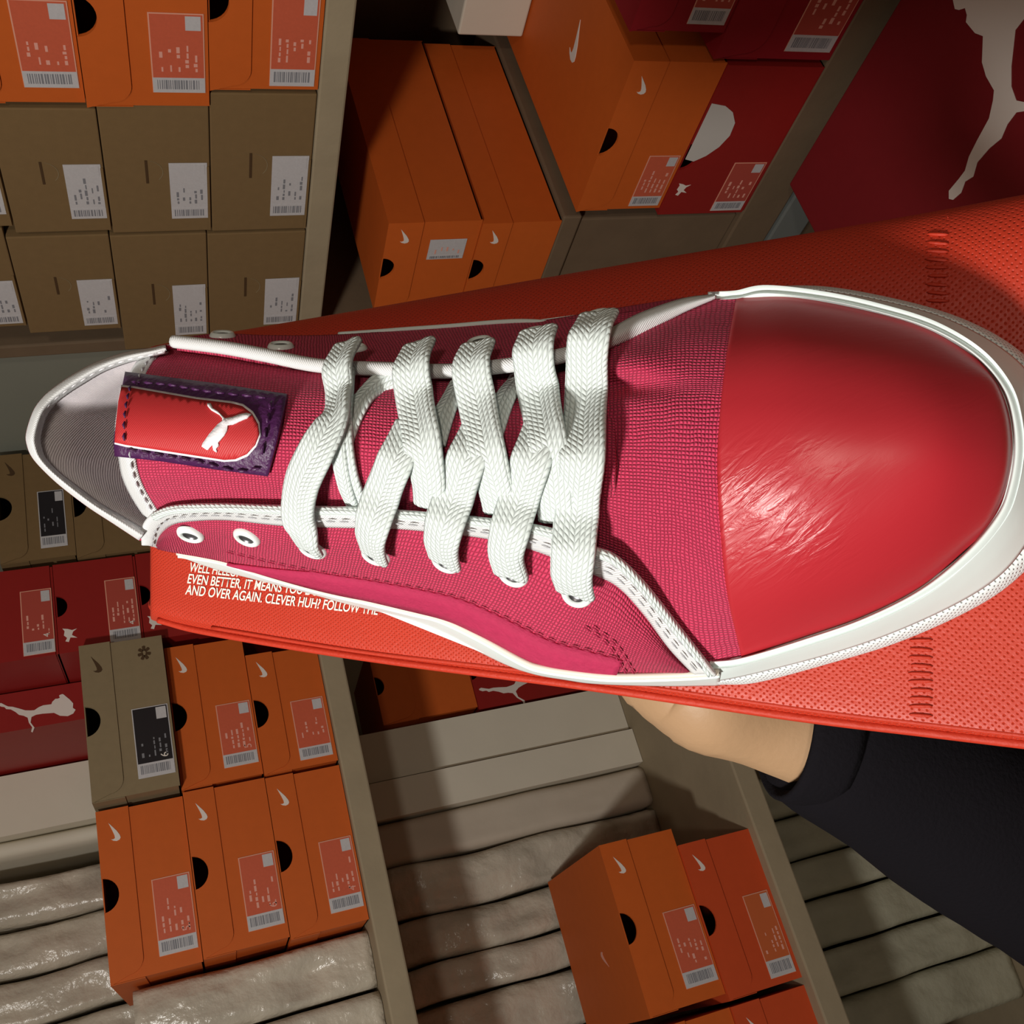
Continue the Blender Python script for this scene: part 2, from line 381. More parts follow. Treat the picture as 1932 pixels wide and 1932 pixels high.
for i, (z0, z1, txt, sz) in enumerate([(1.7155, 1.838, 'red shoe box at the left photo edge, on top of another red one', '4'), (1.590, 1.7145, 'red shoe box with thumb hole and small cat mark, beside the bag corner', '4'),
                           (1.460, 1.589, 'red shoe box mostly hidden behind the orange bag corner, beneath the two red boxes', None), (1.328, 1.459, 'red shoe box at the bottom of the red stack, hidden behind the bag', None)]):
    shoebox(.678, .833, z0, z1, 1.6, 'back', 'red', txt, size=sz, lab=(.03, .74, .03, .40), hole=.52)
for i, (x0, x1, z0, z1, txt) in enumerate([(.846, 1.052, 1.678, 1.790, 'brown shoe box with black label and thumb hole, left of the shoe heel'), (.840, 1.040, 1.561, 1.677, 'brown shoe box behind the shoe heel, beneath the black-labelled one'),
        (.842, 1.045, 1.445, 1.560, 'brown shoe box hidden behind the shoe, third from the top'), (.840, 1.04, 1.328, 1.444, 'brown shoe box hidden behind the shoe, lowest of its stack')]):
    shoebox(x0, x1, z0, z1, 1.6, 'back', 'kraft', txt, lab=(.10, .62, .10, .46) if i == 0 else None)
# lower shelf of the same unit
shoebox(-.046, .210, .822, .952, 1.600, 'back', 'orange', 'orange shoe box with its lid top showing, above the red-orange one, bottom right', depth=.31)
shoebox(-.056, .180, .690, .821, 1.597, 'back', 'orange_red', 'red-orange shoe box at the shelf edge, under the orange box with visible lid top', depth=.31, lab=(.05, .58, .05, .40))
shoebox(-.300, -.062, .822, .945, 1.603, 'back', 'orange', 'orange shoe box cut by the bottom photo edge, upper of its pair', depth=.31)
shoebox(-.302, -.064, .690, .821, 1.600, 'back', 'orange_red', 'red-orange shoe box cut by the bottom photo edge, lower of its pair', depth=.33)
# right-hand unit, upper shelf (front faces on the plane x = 1)
shoebox(.600, .836, 1.5665, 1.694, 1.0, 'right', 'orange', 'orange shoe box uppermost at the top left photo corner', name='shoebox')
shoebox(.612, .836, 1.4350, 1.5655, .996, 'right', 'orange', 'orange shoe box second of three at the top left, sticking out slightly')
shoebox(.595, .815, 1.3120, 1.4340, 1.0, 'right', 'orange', 'orange shoe box resting on the pale shelf board at the top left', lab=(.03, .55, .04, .46))
def plainbox(y0, y1, z0, z1, fr, txt, lab=(.12, .58, .03, .40)): shoebox(y0, y1, z0, z1, fr, 'right', 'plain', txt, lab=lab, depth=.32)
plainbox(.842, 1.018, 1.669, 1.790, 1.0, 'plain brown box at the left photo edge in the upper brown row')
plainbox(.843, 1.030, 1.5570, 1.668, 1.0, 'plain brown box with white label, leftmost whole one of the upper brown row')
plainbox(.838, 1.035, 1.4355, 1.5560, 1.0, 'plain brown box in the middle of the upper brown row')
plainbox(.820, 1.037, 1.3120, 1.4345, 1.0, 'plain brown box of the upper brown row beside the pale shelf edge')
plainbox(1.022, 1.205, 1.6820, 1.800, 1.0, 'plain brown box at the left photo edge in the lower brown row', lab=(.04, .5, .03, .4))
plainbox(1.037, 1.222, 1.5620, 1.681, 1.0, 'plain brown box with white label above the grey panel in the lower brown row', lab=(.06, .56, .03, .40))
plainbox(1.040, 1.272, 1.4420, 1.5610, 1.0, 'plain brown box above the collar of the shoe in the lower brown row')
plainbox(1.042, 1.258, 1.3120, 1.4410, 1.0, 'plain brown box of the lower brown row beside the pale shelf edge')
# right-hand unit, lower shelf
bm = bmesh.new(); add_box(bm, 1.01, 1.48, 1.045, 1.285, .632, .905)
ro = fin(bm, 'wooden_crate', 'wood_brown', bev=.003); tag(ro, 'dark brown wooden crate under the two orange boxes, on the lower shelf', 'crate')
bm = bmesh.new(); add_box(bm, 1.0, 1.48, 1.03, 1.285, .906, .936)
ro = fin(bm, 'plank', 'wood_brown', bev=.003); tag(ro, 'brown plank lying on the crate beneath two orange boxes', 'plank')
shoebox(1.030, 1.212, 1.061, 1.199, 1.0, 'right', 'orange', 'orange shoe box with shaded lid, upper of the two stacked above the shoe laces', depth=.385, lab=(.58, .80, .12, .52), white_lab=True)
shoebox(1.036, 1.230, .937, 1.060, 1.0, 'right', 'orange', 'orange shoe box lower of the two stacked above the shoe laces', depth=.385, lab=None)
shoebox(.762, 1.018, .785, .921, 1.0, 'right', 'orange', 'large orange shoe box with big swoosh lid lying on a dark red box', depth=.40, lab=(.03, .40, .04, .40))
shoebox(.765, 1.028, .633, .784, 1.0, 'right', 'red', 'dark red shoe box with white tissue sticking out, under the large orange box', depth=.38, lab=(.02, .38, .06, .42), hole=.42)
shoebox(.470, .722, .811, .942, 1.0, 'right', 'red_seam', 'crimson shoe box cut by the top photo edge, upper of two', depth=.36, lab=(.05, .5, .04, .44))
shoebox(.480, .757, .633, .810, 1.0, 'right', 'red_seam', 'crimson shoe box beside the diagonal brown shelf edge, lower of two', depth=.36, lab=(.05, .5, .04, .44))
# big swoosh on the lid top of the large orange box
o = [x for x in COL.objects if 'big swoosh lid' in x.get('label', '')][0]
bm = bmesh.new(); prism(bm, [(p[0] * .055, p[1] * .055) for p in SWOOSH], -.0003, .0003)
tri(bm)
e_ = fin(bm, 'emblem', 'white_print', o); e_.rotation_euler = (-math.pi / 2, 0, math.radians(-10)); e_.location = (.035, .16, .1363)
o = [x for x in COL.objects if 'lid top showing' in x.get('label', '')][0]
bm = bmesh.new(); prism(bm, [(p[0] * .03, p[1] * .03) for p in SWOOSH], -.0003, .0003); tri(bm)
e_ = fin(bm, 'emblem', 'print_pale', o); e_.rotation_euler = (-math.pi / 2, 0, math.radians(200)); e_.location = (-.03, .12, .1303)
# tissue paper tongue in the red box
tp = bmesh.new(); prism(tp, [(-.012, .149), (-.016, .134), (-.006, .118), (.010, .104), (.030, .096), (.052, .098), (.070, .110), (.080, .126), (.084, .149)], -.0032, -.0026)
e_ = fin(tp, 'tissue_flap', 'paper', [x for x in COL.objects if 'white tissue sticking' in x.get('label', '')][0]); e_.location = (-.012, 0, 0)
bm = bmesh.new(); add_box(bm, 1.325, 1.415, .80, .975, .9225, 1.028)
tag(fin(bm, 'white_box', 'white_card', bev=.003), 'small off-white box standing on the large orange box at the top edge', 'box')

# ------------------------------------------------------------------ things at the back of the long shelf
def slab(name, label, cat, x0, x1, y0, y1, z0, z1, m, crumple=.0, group=None, seed=0, lean=0):
    bm = bmesh.new()
    nx, nz, ny = max(4, int((x1 - x0) / .006)), int((z1 - z0) / .012), 6
    nx = min(nx, 26)
    rings = []
    xs = [(x0 + (x1 - x0) * i / nx, y0) for i in range(nx + 1)] + [(x1, y0 + (y1 - y0) * j / ny) for j in range(1, ny + 1)] + \
         [(x1 - (x1 - x0) * i / 4, y1) for i in range(1, 5)] + [(x0, y1 - (y1 - y0) * j / ny) for j in range(1, ny)]
    cx_ = (x0 + x1) / 2; hw = (x1 - x0) / 2
    for k in range(nz + 1):
        z = z0 + (z1 - z0) * k / nz; row = []
        for (x, y) in xs:
            q = abs((x - cx_) / hw)
            yy = y
            if y == y0:
                yy = y + .012 * q ** 10 * (1 if crumple else 0)
                p = Vector((x * 16 + seed * 3.1, z * 6.0, seed * 7.7))
                yy += crumple * (noise.noise(p) * 1.3 + .5 * noise.noise(p * 2.7) + .3 * abs(noise.noise(Vector((x * 70 + z * 30, z * 44, seed)))))
            xx = x + (lean * (z - z0)) + crumple * .45 * noise.noise(Vector((seed * .3, z * 7, 3)))
            row.append(bm.verts.new((xx, yy, z)))
        rings.append(row)
    n = len(xs)
    for a, b in zip(rings[:-1], rings[1:]):
        for i in range(n): bm.faces.new((a[i], a[(i + 1) % n], b[(i + 1) % n], b[i]))
    bm.faces.new(rings[0][::-1]); bm.faces.new(rings[-1])
    o = fin(bm, name, m, None, smooth=bool(crumple)); tag(o, label, cat, group); return o
GP = 'plastic wrapped packs standing along the back of the shelves'
k = 0
# middle compartment
slab('white_carton', 'off-white carton standing behind the shelf edge, beside the red box with white cat mark', 'carton', .462, .556, 1.93, 2.2, .691, 1.284, 'white_card')
slab('white_carton', 'second off-white carton, with slanting fold lines, below the first one', 'carton', .388, .457, 1.915, 2.2, .691, 1.284, 'white_card')
slab('beige_packet', 'beige paper packet standing between the off-white cartons and plastic packs', 'packet', .306, .383, 1.925, 2.2, .691, 1.26, 'beige_card', .004, seed=3)
for i, (x0, x1) in enumerate([(.212, .300), (.132, .206), (.066, .127), (-.030, .060), (-.120, -.036)]):
    slab('plastic_wrapped_pack', 'crumpled clear-plastic wrapped pack on the middle shelf, number %s from the orange stack outward' % ['five', 'four', 'three', 'two', 'one'][i] if False else
         ['crumpled shiny plastic pack next to the beige packet, middle shelf', 'shiny plastic pack second from the beige packet, middle shelf', 'shiny plastic pack third from the beige packet, middle shelf', 'shiny plastic pack near the bottom photo edge, beside the orange stack', 'shiny plastic pack cut by the bottom photo edge, middle shelf'][i],
         'plastic pack', x0, x1, 1.93 + .012 * (i % 2), 2.2, .691, 1.24, 'plastic', .014, GP, seed=i + 10)
shoebox(.572, .735, .985, 1.18, 1.95, 'back', 'orange', 'plain orange box set far back in shade under the shelf board', depth=.26, lab=None, mark=False)
shoebox(.566, .735, .691, .984, 1.95, 'back', 'red', 'red box with white cat mark set far back, just below the bag edge', depth=.26, lab=None, mark=False)
# upper compartment
shoebox(.610, .674, 1.6900, 1.99, 1.72, 'back', 'red', 'narrow dark red box with long white cat mark, above the grey-brown box', depth=.3, lab=None, mark=False)
slab('red_box', 'dark red box behind the grey-brown box, beneath the narrow red one', 'box', .612, .672, 1.94, 2.1, 1.328, 1.689, 'crimson')
slab('white_carton', 'large off-white carton panel at the left photo edge, beside the grey-brown box', 'carton', .500, .604, 1.92, 2.2, 1.328, 2.0, 'white_card')
slab('white_carton', 'thin grey-white carton edge under the large off-white panel at the left edge', 'carton', .470, .496, 1.935, 2.2, 1.328, 2.0, 'white_card', .002, seed=5)
lbs = ['pale plastic pack beside the top orange box of the front stack', 'pale crumpled plastic pack with a broad bright face, left photo edge', 'pale plastic pack, third from the off-white carton on the upper shelf', 'pale plastic pack at the bottom left photo corner, behind the orange stack',
       'pale plastic pack behind the lowest orange box of the front stack', 'pale plastic pack under the front stack of orange boxes in the photo', 'pale plastic pack at the bottom photo edge left of the shelf board', 'pale plastic pack cut off by the bottom photo edge, upper shelf']
for i in range(8):
    x1 = .430 - i * .078; x0 = x1 - .071
    if i < 4: y0 = 1.94 + .01 * (i % 2)
    else: y0 = 1.94
    slab('plastic_wrapped_pack', lbs[i], 'plastic pack', x0, x1, y0, 2.2, 1.328, 2.0, 'plastic', .014, GP, seed=i + 30)
slab('plastic_wrapped_pack', 'shiny plastic bundle lying against the lowest orange boxes, near the shelf board', 'plastic pack', .10, .180, 1.64, 1.90, 1.328, 1.66, 'plastic', .013, GP, seed=77)
slab('plastic_wrapped_pack', 'greyish plastic bundle at the bottom photo edge beside the shelf board', 'plastic pack', .015, .094, 1.63, 1.90, 1.328, 1.66, 'plastic', .013, GP, seed=78)
slab('plastic_wrapped_pack', 'greyish plastic bundle cut off by the bottom photo edge beside the shelf board', 'plastic pack', -.07, .009, 1.64, 1.90, 1.328, 1.66, 'plastic', .013, GP, seed=79)
# lowest compartment
lb2 = ['greenish plastic pack just below the black sleeve, lowest shelf', 'greenish plastic pack second below the black sleeve, lowest shelf', 'greenish plastic pack third below the black sleeve, lowest shelf', 'greenish plastic pack at the bottom right, lowest shelf', 'greenish plastic pack cut by the bottom photo edge, lowest shelf', 'greenish plastic pack outermost at the bottom right corner, lowest shelf']
xe = [.30, .215, .13, .055, -.035, -.12, -.22]
for i in range(6):
    slab('plastic_wrapped_pack', lb2[i], 'plastic pack', xe[i + 1] + .005, xe[i], 1.90 + .01 * (i % 2), 2.2, .071, .63, 'plastic_green', .010, 'greenish packs on the lowest shelf', seed=i + 50)
# white cat marks (long leaping cat drawn upright) on the two far red boxes
CAT = [(1580,0),(1590,45),(1610,50),(1640,40),(1650,75),(1645,110),(1690,165),(1730,180),(1725,310),(1745,380),(1785,450),(1780,500),(1760,590),(1700,700),(1660,780),(1640,850),(1610,890),(1560,950),(1560,990),(1580,995),(1620,960),(1640,905),(1680,880),(1700,810),(1760,740),(1820,690),(1850,620),(1895,560),(1990,545),(2080,500),(2150,520),(2170,500),(2090,465),(1990,520),(1895,500),(1870,430),(1870,330),(1890,150),(1960,60),(1990,-60),(1960,-150),(1900,-190),(1860,-150),(1780,-160),(1700,-110),(1640,-60),(1590,-20)]
def far_cat(key, cx_, cz_, k, rot):
    o = [x for x in COL.objects if key in x.get('label', '')][0]
    P_ = []
    for (a, b) in CAT:
        u, v = (a - 1800) / 1000, -(b - 400) / 1000
        P_.append((cx_ + k * (u * math.cos(rot) - v * math.sin(rot)), cz_ + k * (u * math.sin(rot) + v * math.cos(rot))))
    poly_mesh(P_, 'emblem', 'white_print', o, -.0026)
far_cat('narrow dark red box with long', -.005, .075, .095, math.radians(180))
far_cat('red box with white cat mark set far back', -.045, .20, .13, math.radians(200))

# ------------------------------------------------------------------ red carton at the right
cz = .600; ccx, ccy = .62, .62
ct = thing('red_carton', 'big red carton with a large white leaping cat, at the upper right behind the bag', 'carton', (ccx, ccy, 0))
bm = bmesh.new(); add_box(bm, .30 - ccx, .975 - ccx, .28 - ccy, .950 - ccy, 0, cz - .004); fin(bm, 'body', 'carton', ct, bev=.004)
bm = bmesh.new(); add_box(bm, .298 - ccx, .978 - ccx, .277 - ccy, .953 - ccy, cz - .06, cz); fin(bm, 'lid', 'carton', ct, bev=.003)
def hitz(px, py, z):
    r = R @ np.array([(px - CX) / F, (py - CY) / F, 1.0]); t = (z - EYE[2]) / r[2]; return EYE + t * r
bm = bmesh.new(); vs = []
for (a, b) in CAT:
    p = hitz(1200 + a * .3789, b * .3789, cz); vs.append((p[0] - ccx, p[1] - ccy))
v0 = [bm.verts.new((x, y, cz + .0008)) for x, y in vs]; v1 = [bm.verts.new((x, y, cz + .0001)) for x, y in vs]
bm.faces.new(v0); bm.faces.new(v1[::-1])
for i in range(len(v0)): bm.faces.new((v0[i], v1[i], v1[(i + 1) % len(v0)], v0[(i + 1) % len(v0)]))
tri(bm); fin(bm, 'emblem', 'white_print', ct)

# ================================================================== shoe, bag: frame of the bag's top face
NC = np.array([-.483, 0, -1.0]); NC /= np.linalg.norm(NC)      # face normal, towards the viewer
UC = np.array([-NC[2], 0, NC[0]])                                # towards the toe
VC = np.array([0., 1., 0.])
P0 = np.array([0, 0, .3084])
def PC(px, py, h):
    r = np.array([(px - CX) / F, (py - CY) / F, 1.0]); return r * ((h * .01 + P0 @ NC) / (r @ NC))
def P(px, py, h): return W(PC(px, py, h))
NW, UW, VW = R @ NC, R @ UC, R @ VC
BASE = W(P0)
def cr(pts, n):
    """Catmull-Rom resample (chord parametrised) of an (m,k) array, n samples"""
    p = np.asarray(pts, float); m = len(p)
    if m == 2:
        t = np.linspace(0, 1, n)[:, None]; return p[0] * (1 - t) + p[1] * t
    q = np.vstack([2 * p[0] - p[1], p, 2 * p[-1] - p[-2]])
    t = np.linspace(0, m - 1, n); i = np.minimum(t.astype(int), m - 2); f = (t - i)[:, None]
    a, b, c, d = q[i], q[i + 1], q[i + 2], q[i + 3]
    return .5 * ((2 * b) + (-a + c) * f + (2 * a - 5 * b + 4 * c - d) * f ** 2 + (-a + 3 * b - 3 * c + d) * f ** 3)
def surf(name, rows, nu, nv, m, parent, solid=.0012, offset=-1, hmod=None, world=None, off=0.0, flip=False):
    """rows: list of lists of (px,py,h). Returns object and the world grid."""
    A = np.array([cr(r, nv) for r in rows])                 # (rows, nv, 3)
    G = np.array([cr(A[:, j], nu) for j in range(nv)]).transpose(1, 0, 2)   # (nu, nv, 3)
    Wd = np.empty_like(G)
    for i in range(nu):
        for j in range(nv):
            px, py, h = G[i, j]
            if hmod: h += hmod(px, py)
            Wd[i, j] = P(px, py, h + off)
    return grid_obj(name, Wd, m, parent, solid, offset, flip), Wd
def grid_obj(name, Wd, m, parent, solid=.0012, offset=-1, flip=False, closed=False):
    nu, nv = Wd.shape[:2]
    du = np.zeros((nu, nv)); dv = np.zeros((nu, nv))
    du[1:] = np.cumsum(np.linalg.norm(Wd[1:] - Wd[:-1], axis=2).mean(axis=1))[:, None]
    dv[:, 1:] = np.cumsum(np.linalg.norm(Wd[:, 1:] - Wd[:, :-1], axis=2).max(axis=0))[None, :]
    vs = (Wd.reshape(-1, 3) - BASE)
    fs = []; 
    for i in range(nu - 1):
        for j in range(nv - 1):
            f = (i * nv + j, i * nv + j + 1, (i + 1) * nv + j + 1, (i + 1) * nv + j)
            fs.append(f[::-1] if flip else f)
    # orient towards +normal of the shoe
    c = nu // 2 * nv + nv // 2; n = np.cross(vs[c + 1] - vs[c], vs[min(c + nv, len(vs) - 1)] - vs[c])
    if (n @ NW < 0) != flip: fs = [f[::-1] for f in fs]
    me = bpy.data.meshes.new(name); me.from_pydata([tuple(v) for v in vs], [], fs); me.update()
    uvl = me.uv_layers.new(name='UVMap'); U = du.reshape(-1); V = dv.reshape(-1)
    for l in me.loops: uvl.data[l.index].uv = (U[l.vertex_index], V[l.vertex_index])
    o = link(name, me, m, parent, True)
    if solid:
        md = o.modifiers.new('thickness', 'SOLIDIFY'); md.thickness = solid; md.offset = offset
    return o
def tube(name, pts, rad, m, parent, n=10, world=False, flat=1.0, closed=False):
    """pts world positions, rad metres"""
    p = np.asarray(pts, float)
    rings = []; k = len(p)
    T = np.gradient(p, axis=0); T /= np.linalg.norm(T, axis=1)[:, None] + 1e-12
    L = np.concatenate([[0], np.cumsum(np.linalg.norm(p[1:] - p[:-1], axis=1))])
    V = []
    for i in range(k):
        s = np.cross(T[i], NW); s /= np.linalg.norm(s) + 1e-12; u = np.cross(s, T[i])
        r = rad if np.isscalar(rad) else rad[i]
        for a in range(n):
            th = 2 * math.pi * a / n; V.append(p[i] + r * (math.cos(th) * s + flat * math.sin(th) * u) - BASE)
    fs = [(i * n + a, i * n + (a + 1) % n, (i + 1) * n + (a + 1) % n, (i + 1) * n + a) for i in range(k - 1) for a in range(n)]
    fs += [tuple(range(n))[::-1], tuple((k - 1) * n + a for a in range(n))]
    me = bpy.data.meshes.new(name); me.from_pydata([tuple(v) for v in V], [], fs); me.update()
    bm = bmesh.new(); bm.from_mesh(me); bmesh.ops.recalc_face_normals(bm, faces=bm.faces); bm.to_mesh(me); bm.free()
    uvl = me.uv_layers.new(name='UVMap'); r0 = rad if np.isscalar(rad) else max(rad)
    for l in me.loops:
        vi = l.vertex_index; uvl.data[l.index].uv = (L[vi // n], (vi % n) * 2 * math.pi * r0 / n)
    return link(name, me, m, parent, True)
def nearest(Wd, px, py):
    """point and normal of a grid at a pixel"""
    c = (Wd - EYE) @ R          # world -> camera
    x = CX + F * c[..., 0] / c[..., 2]; y = CY + F * c[..., 1] / c[..., 2]
    i, j = np.unravel_index(np.argmin((x - px) ** 2 + (y - py) ** 2), x.shape)
    i = min(max(i, 1), Wd.shape[0] - 2); j = min(max(j, 1), Wd.shape[1] - 2)
    n = np.cross(Wd[i + 1, j] - Wd[i - 1, j], Wd[i, j + 1] - Wd[i, j - 1]); n /= np.linalg.norm(n)
    if n @ NW < 0: n = -n
    # exact ray / tangent plane
    r = R @ np.array([(px - CX) / F, (py - CY) / F, 1.0]); t = ((Wd[i, j] - EYE) @ n) / (r @ n)
    return EYE + t * r, n
def stitches(name, pts, m, parent, length=.0022, gap=.0012, rad=.0003, lift=.0003):
    """dashes along a world polyline, one mesh"""
    p = np.asarray(pts, float); L = np.concatenate([[0], np.cumsum(np.linalg.norm(p[1:] - p[:-1], axis=1))])
    at = lambda s: np.array([np.interp(s, L, p[:, k]) for k in range(3)])
    bm = bmesh.new(); s = 0
    while s + length < L[-1]:
        q = [at(s), at(s + length / 2) + NW * lift, at(s + length)]
        T = q[2] - q[0]; T /= np.linalg.norm(T); S = np.cross(T, NW); S /= np.linalg.norm(S); U = np.cross(S, T)
        rings = []
        for k, (c, r) in enumerate(zip(q, (.4, 1, .4))):
            rings.append([bm.verts.new(tuple(c - BASE + rad * r * (math.cos(a) * S + math.sin(a) * U) + NW * lift)) for a in np.linspace(0, 2 * math.pi, 7)[:-1]])
        for a, b in zip(rings[:-1], rings[1:]):
            for i in range(6): bm.faces.new((a[i], a[(i + 1) % 6], b[(i + 1) % 6], b[i]))
        bm.faces.new(rings[0][::-1]); bm.faces.new(rings[-1])
        s += length + gap
    return fin(bm, name, m, parent, True)
def drape(name, poly, hfun, off, m, parent, thick=.0006, maxlen=14, fn=None):
    bm = bmesh.new(); vs = [bm.verts.new((x, y, 0)) for x, y in poly]
    f = bm.faces.new(vs); f.normal_update(); bmesh.ops.triangulate(bm, faces=[f])
    for _ in range(7):
        es = [e for e in bm.edges if e.calc_length() > maxlen]
        if not es: break
        bmesh.ops.subdivide_edges(bm, edges=es, cuts=1, use_grid_fill=False)
        bmesh.ops.triangulate(bm, faces=[f for f in bm.faces if len(f.verts) > 3])
    bm.normal_update()
    uvl = bm.loops.layers.uv.new('UVMap')
    pos = {}
    for v in bm.verts:
        px, py = v.co.x, v.co.y
        pos[v] = (fn(px, py) if fn else P(px, py, hfun(px, py) + off)) - BASE
    for f in bm.faces:
        for l in f.loops:
            q = pos[l.vert]; l[uvl].uv = (q @ UW, q @ VW)
    for v in bm.verts: v.co = Vector(pos[v])
    bm.normal_update()
    if sum(f.normal.dot(Vector(NW)) * f.calc_area() for f in bm.faces) < 0: bmesh.ops.reverse_faces(bm, faces=bm.faces)
    me = bpy.data.meshes.new(name); bm.to_mesh(me); bm.free()
    o = link(name, me, m, parent, True)
    md = o.modifiers.new('thickness', 'SOLIDIFY'); md.thickness = thick; md.offset = -1
    return o

SHOE = thing('sneaker', 'crimson canvas sneaker with red leather toe cap and white laces, lying on the orange-red bag', 'shoe', tuple(BASE))

# --- tongue
def ht(x, y):
    H = np.interp(x, [200, 420, 620, 900, 1160, 1300], [7.35, 6.95, 6.35, 5.75, 5.25, 5.1])
    yc = np.interp(x, [220, 620, 1160], [820, 835, 862]); return H - 2.0 * ((y - yc) / 165) ** 2
def trow(pts): return [(x, y, ht(x, y)) for x, y in pts]
surf('tongue', [trow([(312,658),(274,700),(248,752),(238,820),(240,880),(257,928),(296,972)]),
     trow([(420,655),(405,700),(395,750),(390,820),(390,880),(400,930),(415,985)]),
     trow([(620,680),(618,710),(615,760),(612,830),(612,890),(615,940),(618,990)]),
     trow([(900,670),(900,720),(900,780),(900,850),(900,910),(900,960),(900,1010)]),
     trow([(1160,690),(1160,740),(1160,800),(1160,862),(1160,920),(1160,980),(1160,1040)])], 90, 50, 'canvas', SHOE, .002)
s1 = .2588
c1 = lambda L: [(190 + a * s1, 560 + b * s1) for a, b in L]
bind_o = c1([(520,345),(420,358),(330,400),(262,468),(215,545),(170,650),(130,780),(105,920),(105,1040),(125,1160),(150,1300),(205,1430),(285,1560),(350,1640)])
bind_i = c1([(500,372),(470,378),(420,405),(375,475),(328,560),(300,660),(275,780),(262,920),(255,1040),(256,1180),(280,1300),(325,1410),(405,1545),(440,1600)])
mid_ = [((a[0] + b[0]) / 2, (a[1] + b[1]) / 2) for a, b in zip(bind_o, bind_i)]
surf('tongue_binding', [[(x, y, ht(x, y) - .1) for x, y in bind_o], [(x, y, ht(x, y) + .14) for x, y in mid_], [(x, y, ht(x, y) + .03) for x, y in bind_i]], 8, 70, 'tape', SHOE, .001)
ln = [(b[0] * .75 + a[0] * .25, b[1] * .75 + a[1] * .25) for a, b in zip(bind_o, bind_i)]
stitches('stitching', [P(x, y, ht(x, y) + .13) for x, y in cr(ln, 80)], 'grey_thread', SHOE)
lab = drape('tongue_label', [(236,701),(300,709),(400,722),(541,743),(523,822),(505,899),(400,885),(300,870),(216,861),(214,835),(222,770)], ht, .17, 'purple', SHOE, .0012)
patch = [(150,655),(240,665),(700,745),(950,775),(1030,795),(1100,850),(1142,925),(1150,1000),(1120,1080),(1060,1150),(980,1185),(900,1190),(180,1080),(100,1062),(112,900),(128,760)]
cxp, cyp = 640, 930
drape('patch_edge', c1([(a + (12 if a > 900 else 0) * (a - cxp) / 500, b + (14 if b > cyp else -14)) if a > 140 else (a, b + (12 if b > cyp else -12)) for a, b in patch]), ht, .22, 'white_thread', lab, .0006)
drape('woven_patch', c1(patch), ht, .27, 'patch', lab, .0008)
LC = [(775,775),(800,775),(815,810),(850,830),(880,860),(905,885),(960,875),(1010,855),(1060,845),(1095,852),(1060,880),(1010,900),(960,925),(920,935),(915,975),(895,1010),(870,1040),(850,1065),(855,1090),(835,1110),(842,1135),(820,1120),(812,1075),(790,1100),(775,1118),(735,1092),(740,1070),(790,1000),(850,930),(885,905),(885,885),(860,855),(800,820),(778,795)]
drape('cat_emblem', c1(LC), ht, .33, 'white_thread', lab, .0007)
for L_ in ([(235,620),(500,640),(800,690),(1200,735),(1255,760)], [(1255,760),(1225,900),(1200,1050),(1170,1250)], [(1170,1250),(1000,1270),(700,1200),(400,1150),(190,1110)]):
    stitches('stitching', [P(x, y, ht(x, y) + .2) for x, y in cr(c1(L_), 40)], MT['purple'], lab, .0030, .0012, .00055, .0004)
stitches('stitching', [P(x, y, ht(x, y) + .29) for x, y in cr(c1([(225,650),(195,780),(180,920),(180,1060)]), 30)], 'dark_thread', lab, .0022, .0010, .0004)

# --- vamp
def dent(x, y):
    d = -.42 * math.exp(-((y - 728 - (x - 1180) * .02) / 20) ** 2) * math.exp(-((x - 1170) / 95) ** 2)
    d += .16 * math.exp(-((y - 682) / 26) ** 2) * math.exp(-((x - 1190) / 70) ** 2)
    return d
V3 = [(1389,562,2.15),(1372,660,4.0),(1360,760,4.78),(1353,870,5.0),(1358,990,4.7),(1372,1120,3.8),(1400,1244,2.1)]
surf('vamp', [[(1075,600,3.0),(1075,690,4.2),(1075,780,4.75),(1075,862,4.85),(1075,940,4.75),(1075,1020,4.2),(1075,1100,3.2)],
     [(1200,585,2.8),(1200,670,4.25),(1200,770,4.85),(1200,862,5.0),(1200,960,4.8),(1200,1070,4.1),(1190,1180,2.6)],
     [(1290,567,2.3),(1288,660,4.05),(1285,760,4.85),(1283,866,5.05),(1285,970,4.75),(1290,1090,3.9),(1300,1262,1.9)], V3], 90, 150, 'canvas', SHOE, .0015, hmod=dent)
# --- toe cap
cap_rows = [V3,
    [(1500,560,2.1),(1498,655,3.95),(1495,760,4.8),(1495,870,5.05),(1500,990,4.75),(1505,1105,3.75),(1515,1204,2.1)],
    [(1652,589,2.1),(1648,675,3.65),(1643,770,4.45),(1642,870,4.7),(1642,980,4.4),(1638,1080,3.45),(1631,1163,2.1)],
    [(1755,622,2.1),(1770,698,3.2),(1780,780,3.9),(1785,865,4.1),(1777,950,3.8),(1762,1035,3.05),(1739,1107,2.1)],
    [(1838,672,2.1),(1868,722,2.55),(1885,785,2.85),(1889,855,2.95),(1879,920,2.8),(1855,985,2.5),(1826,1034,2.1)],
    [(1858,690,2.0),(1890,735,2.0),(1908,790,2.0),(1912,855,2.0),(1901,920,2.0),(1879,972,2.0),(1845,1018,2.0)]]
surf('toe_cap', cap_rows, 80, 70, 'cap', SHOE, .0015, off=.07)
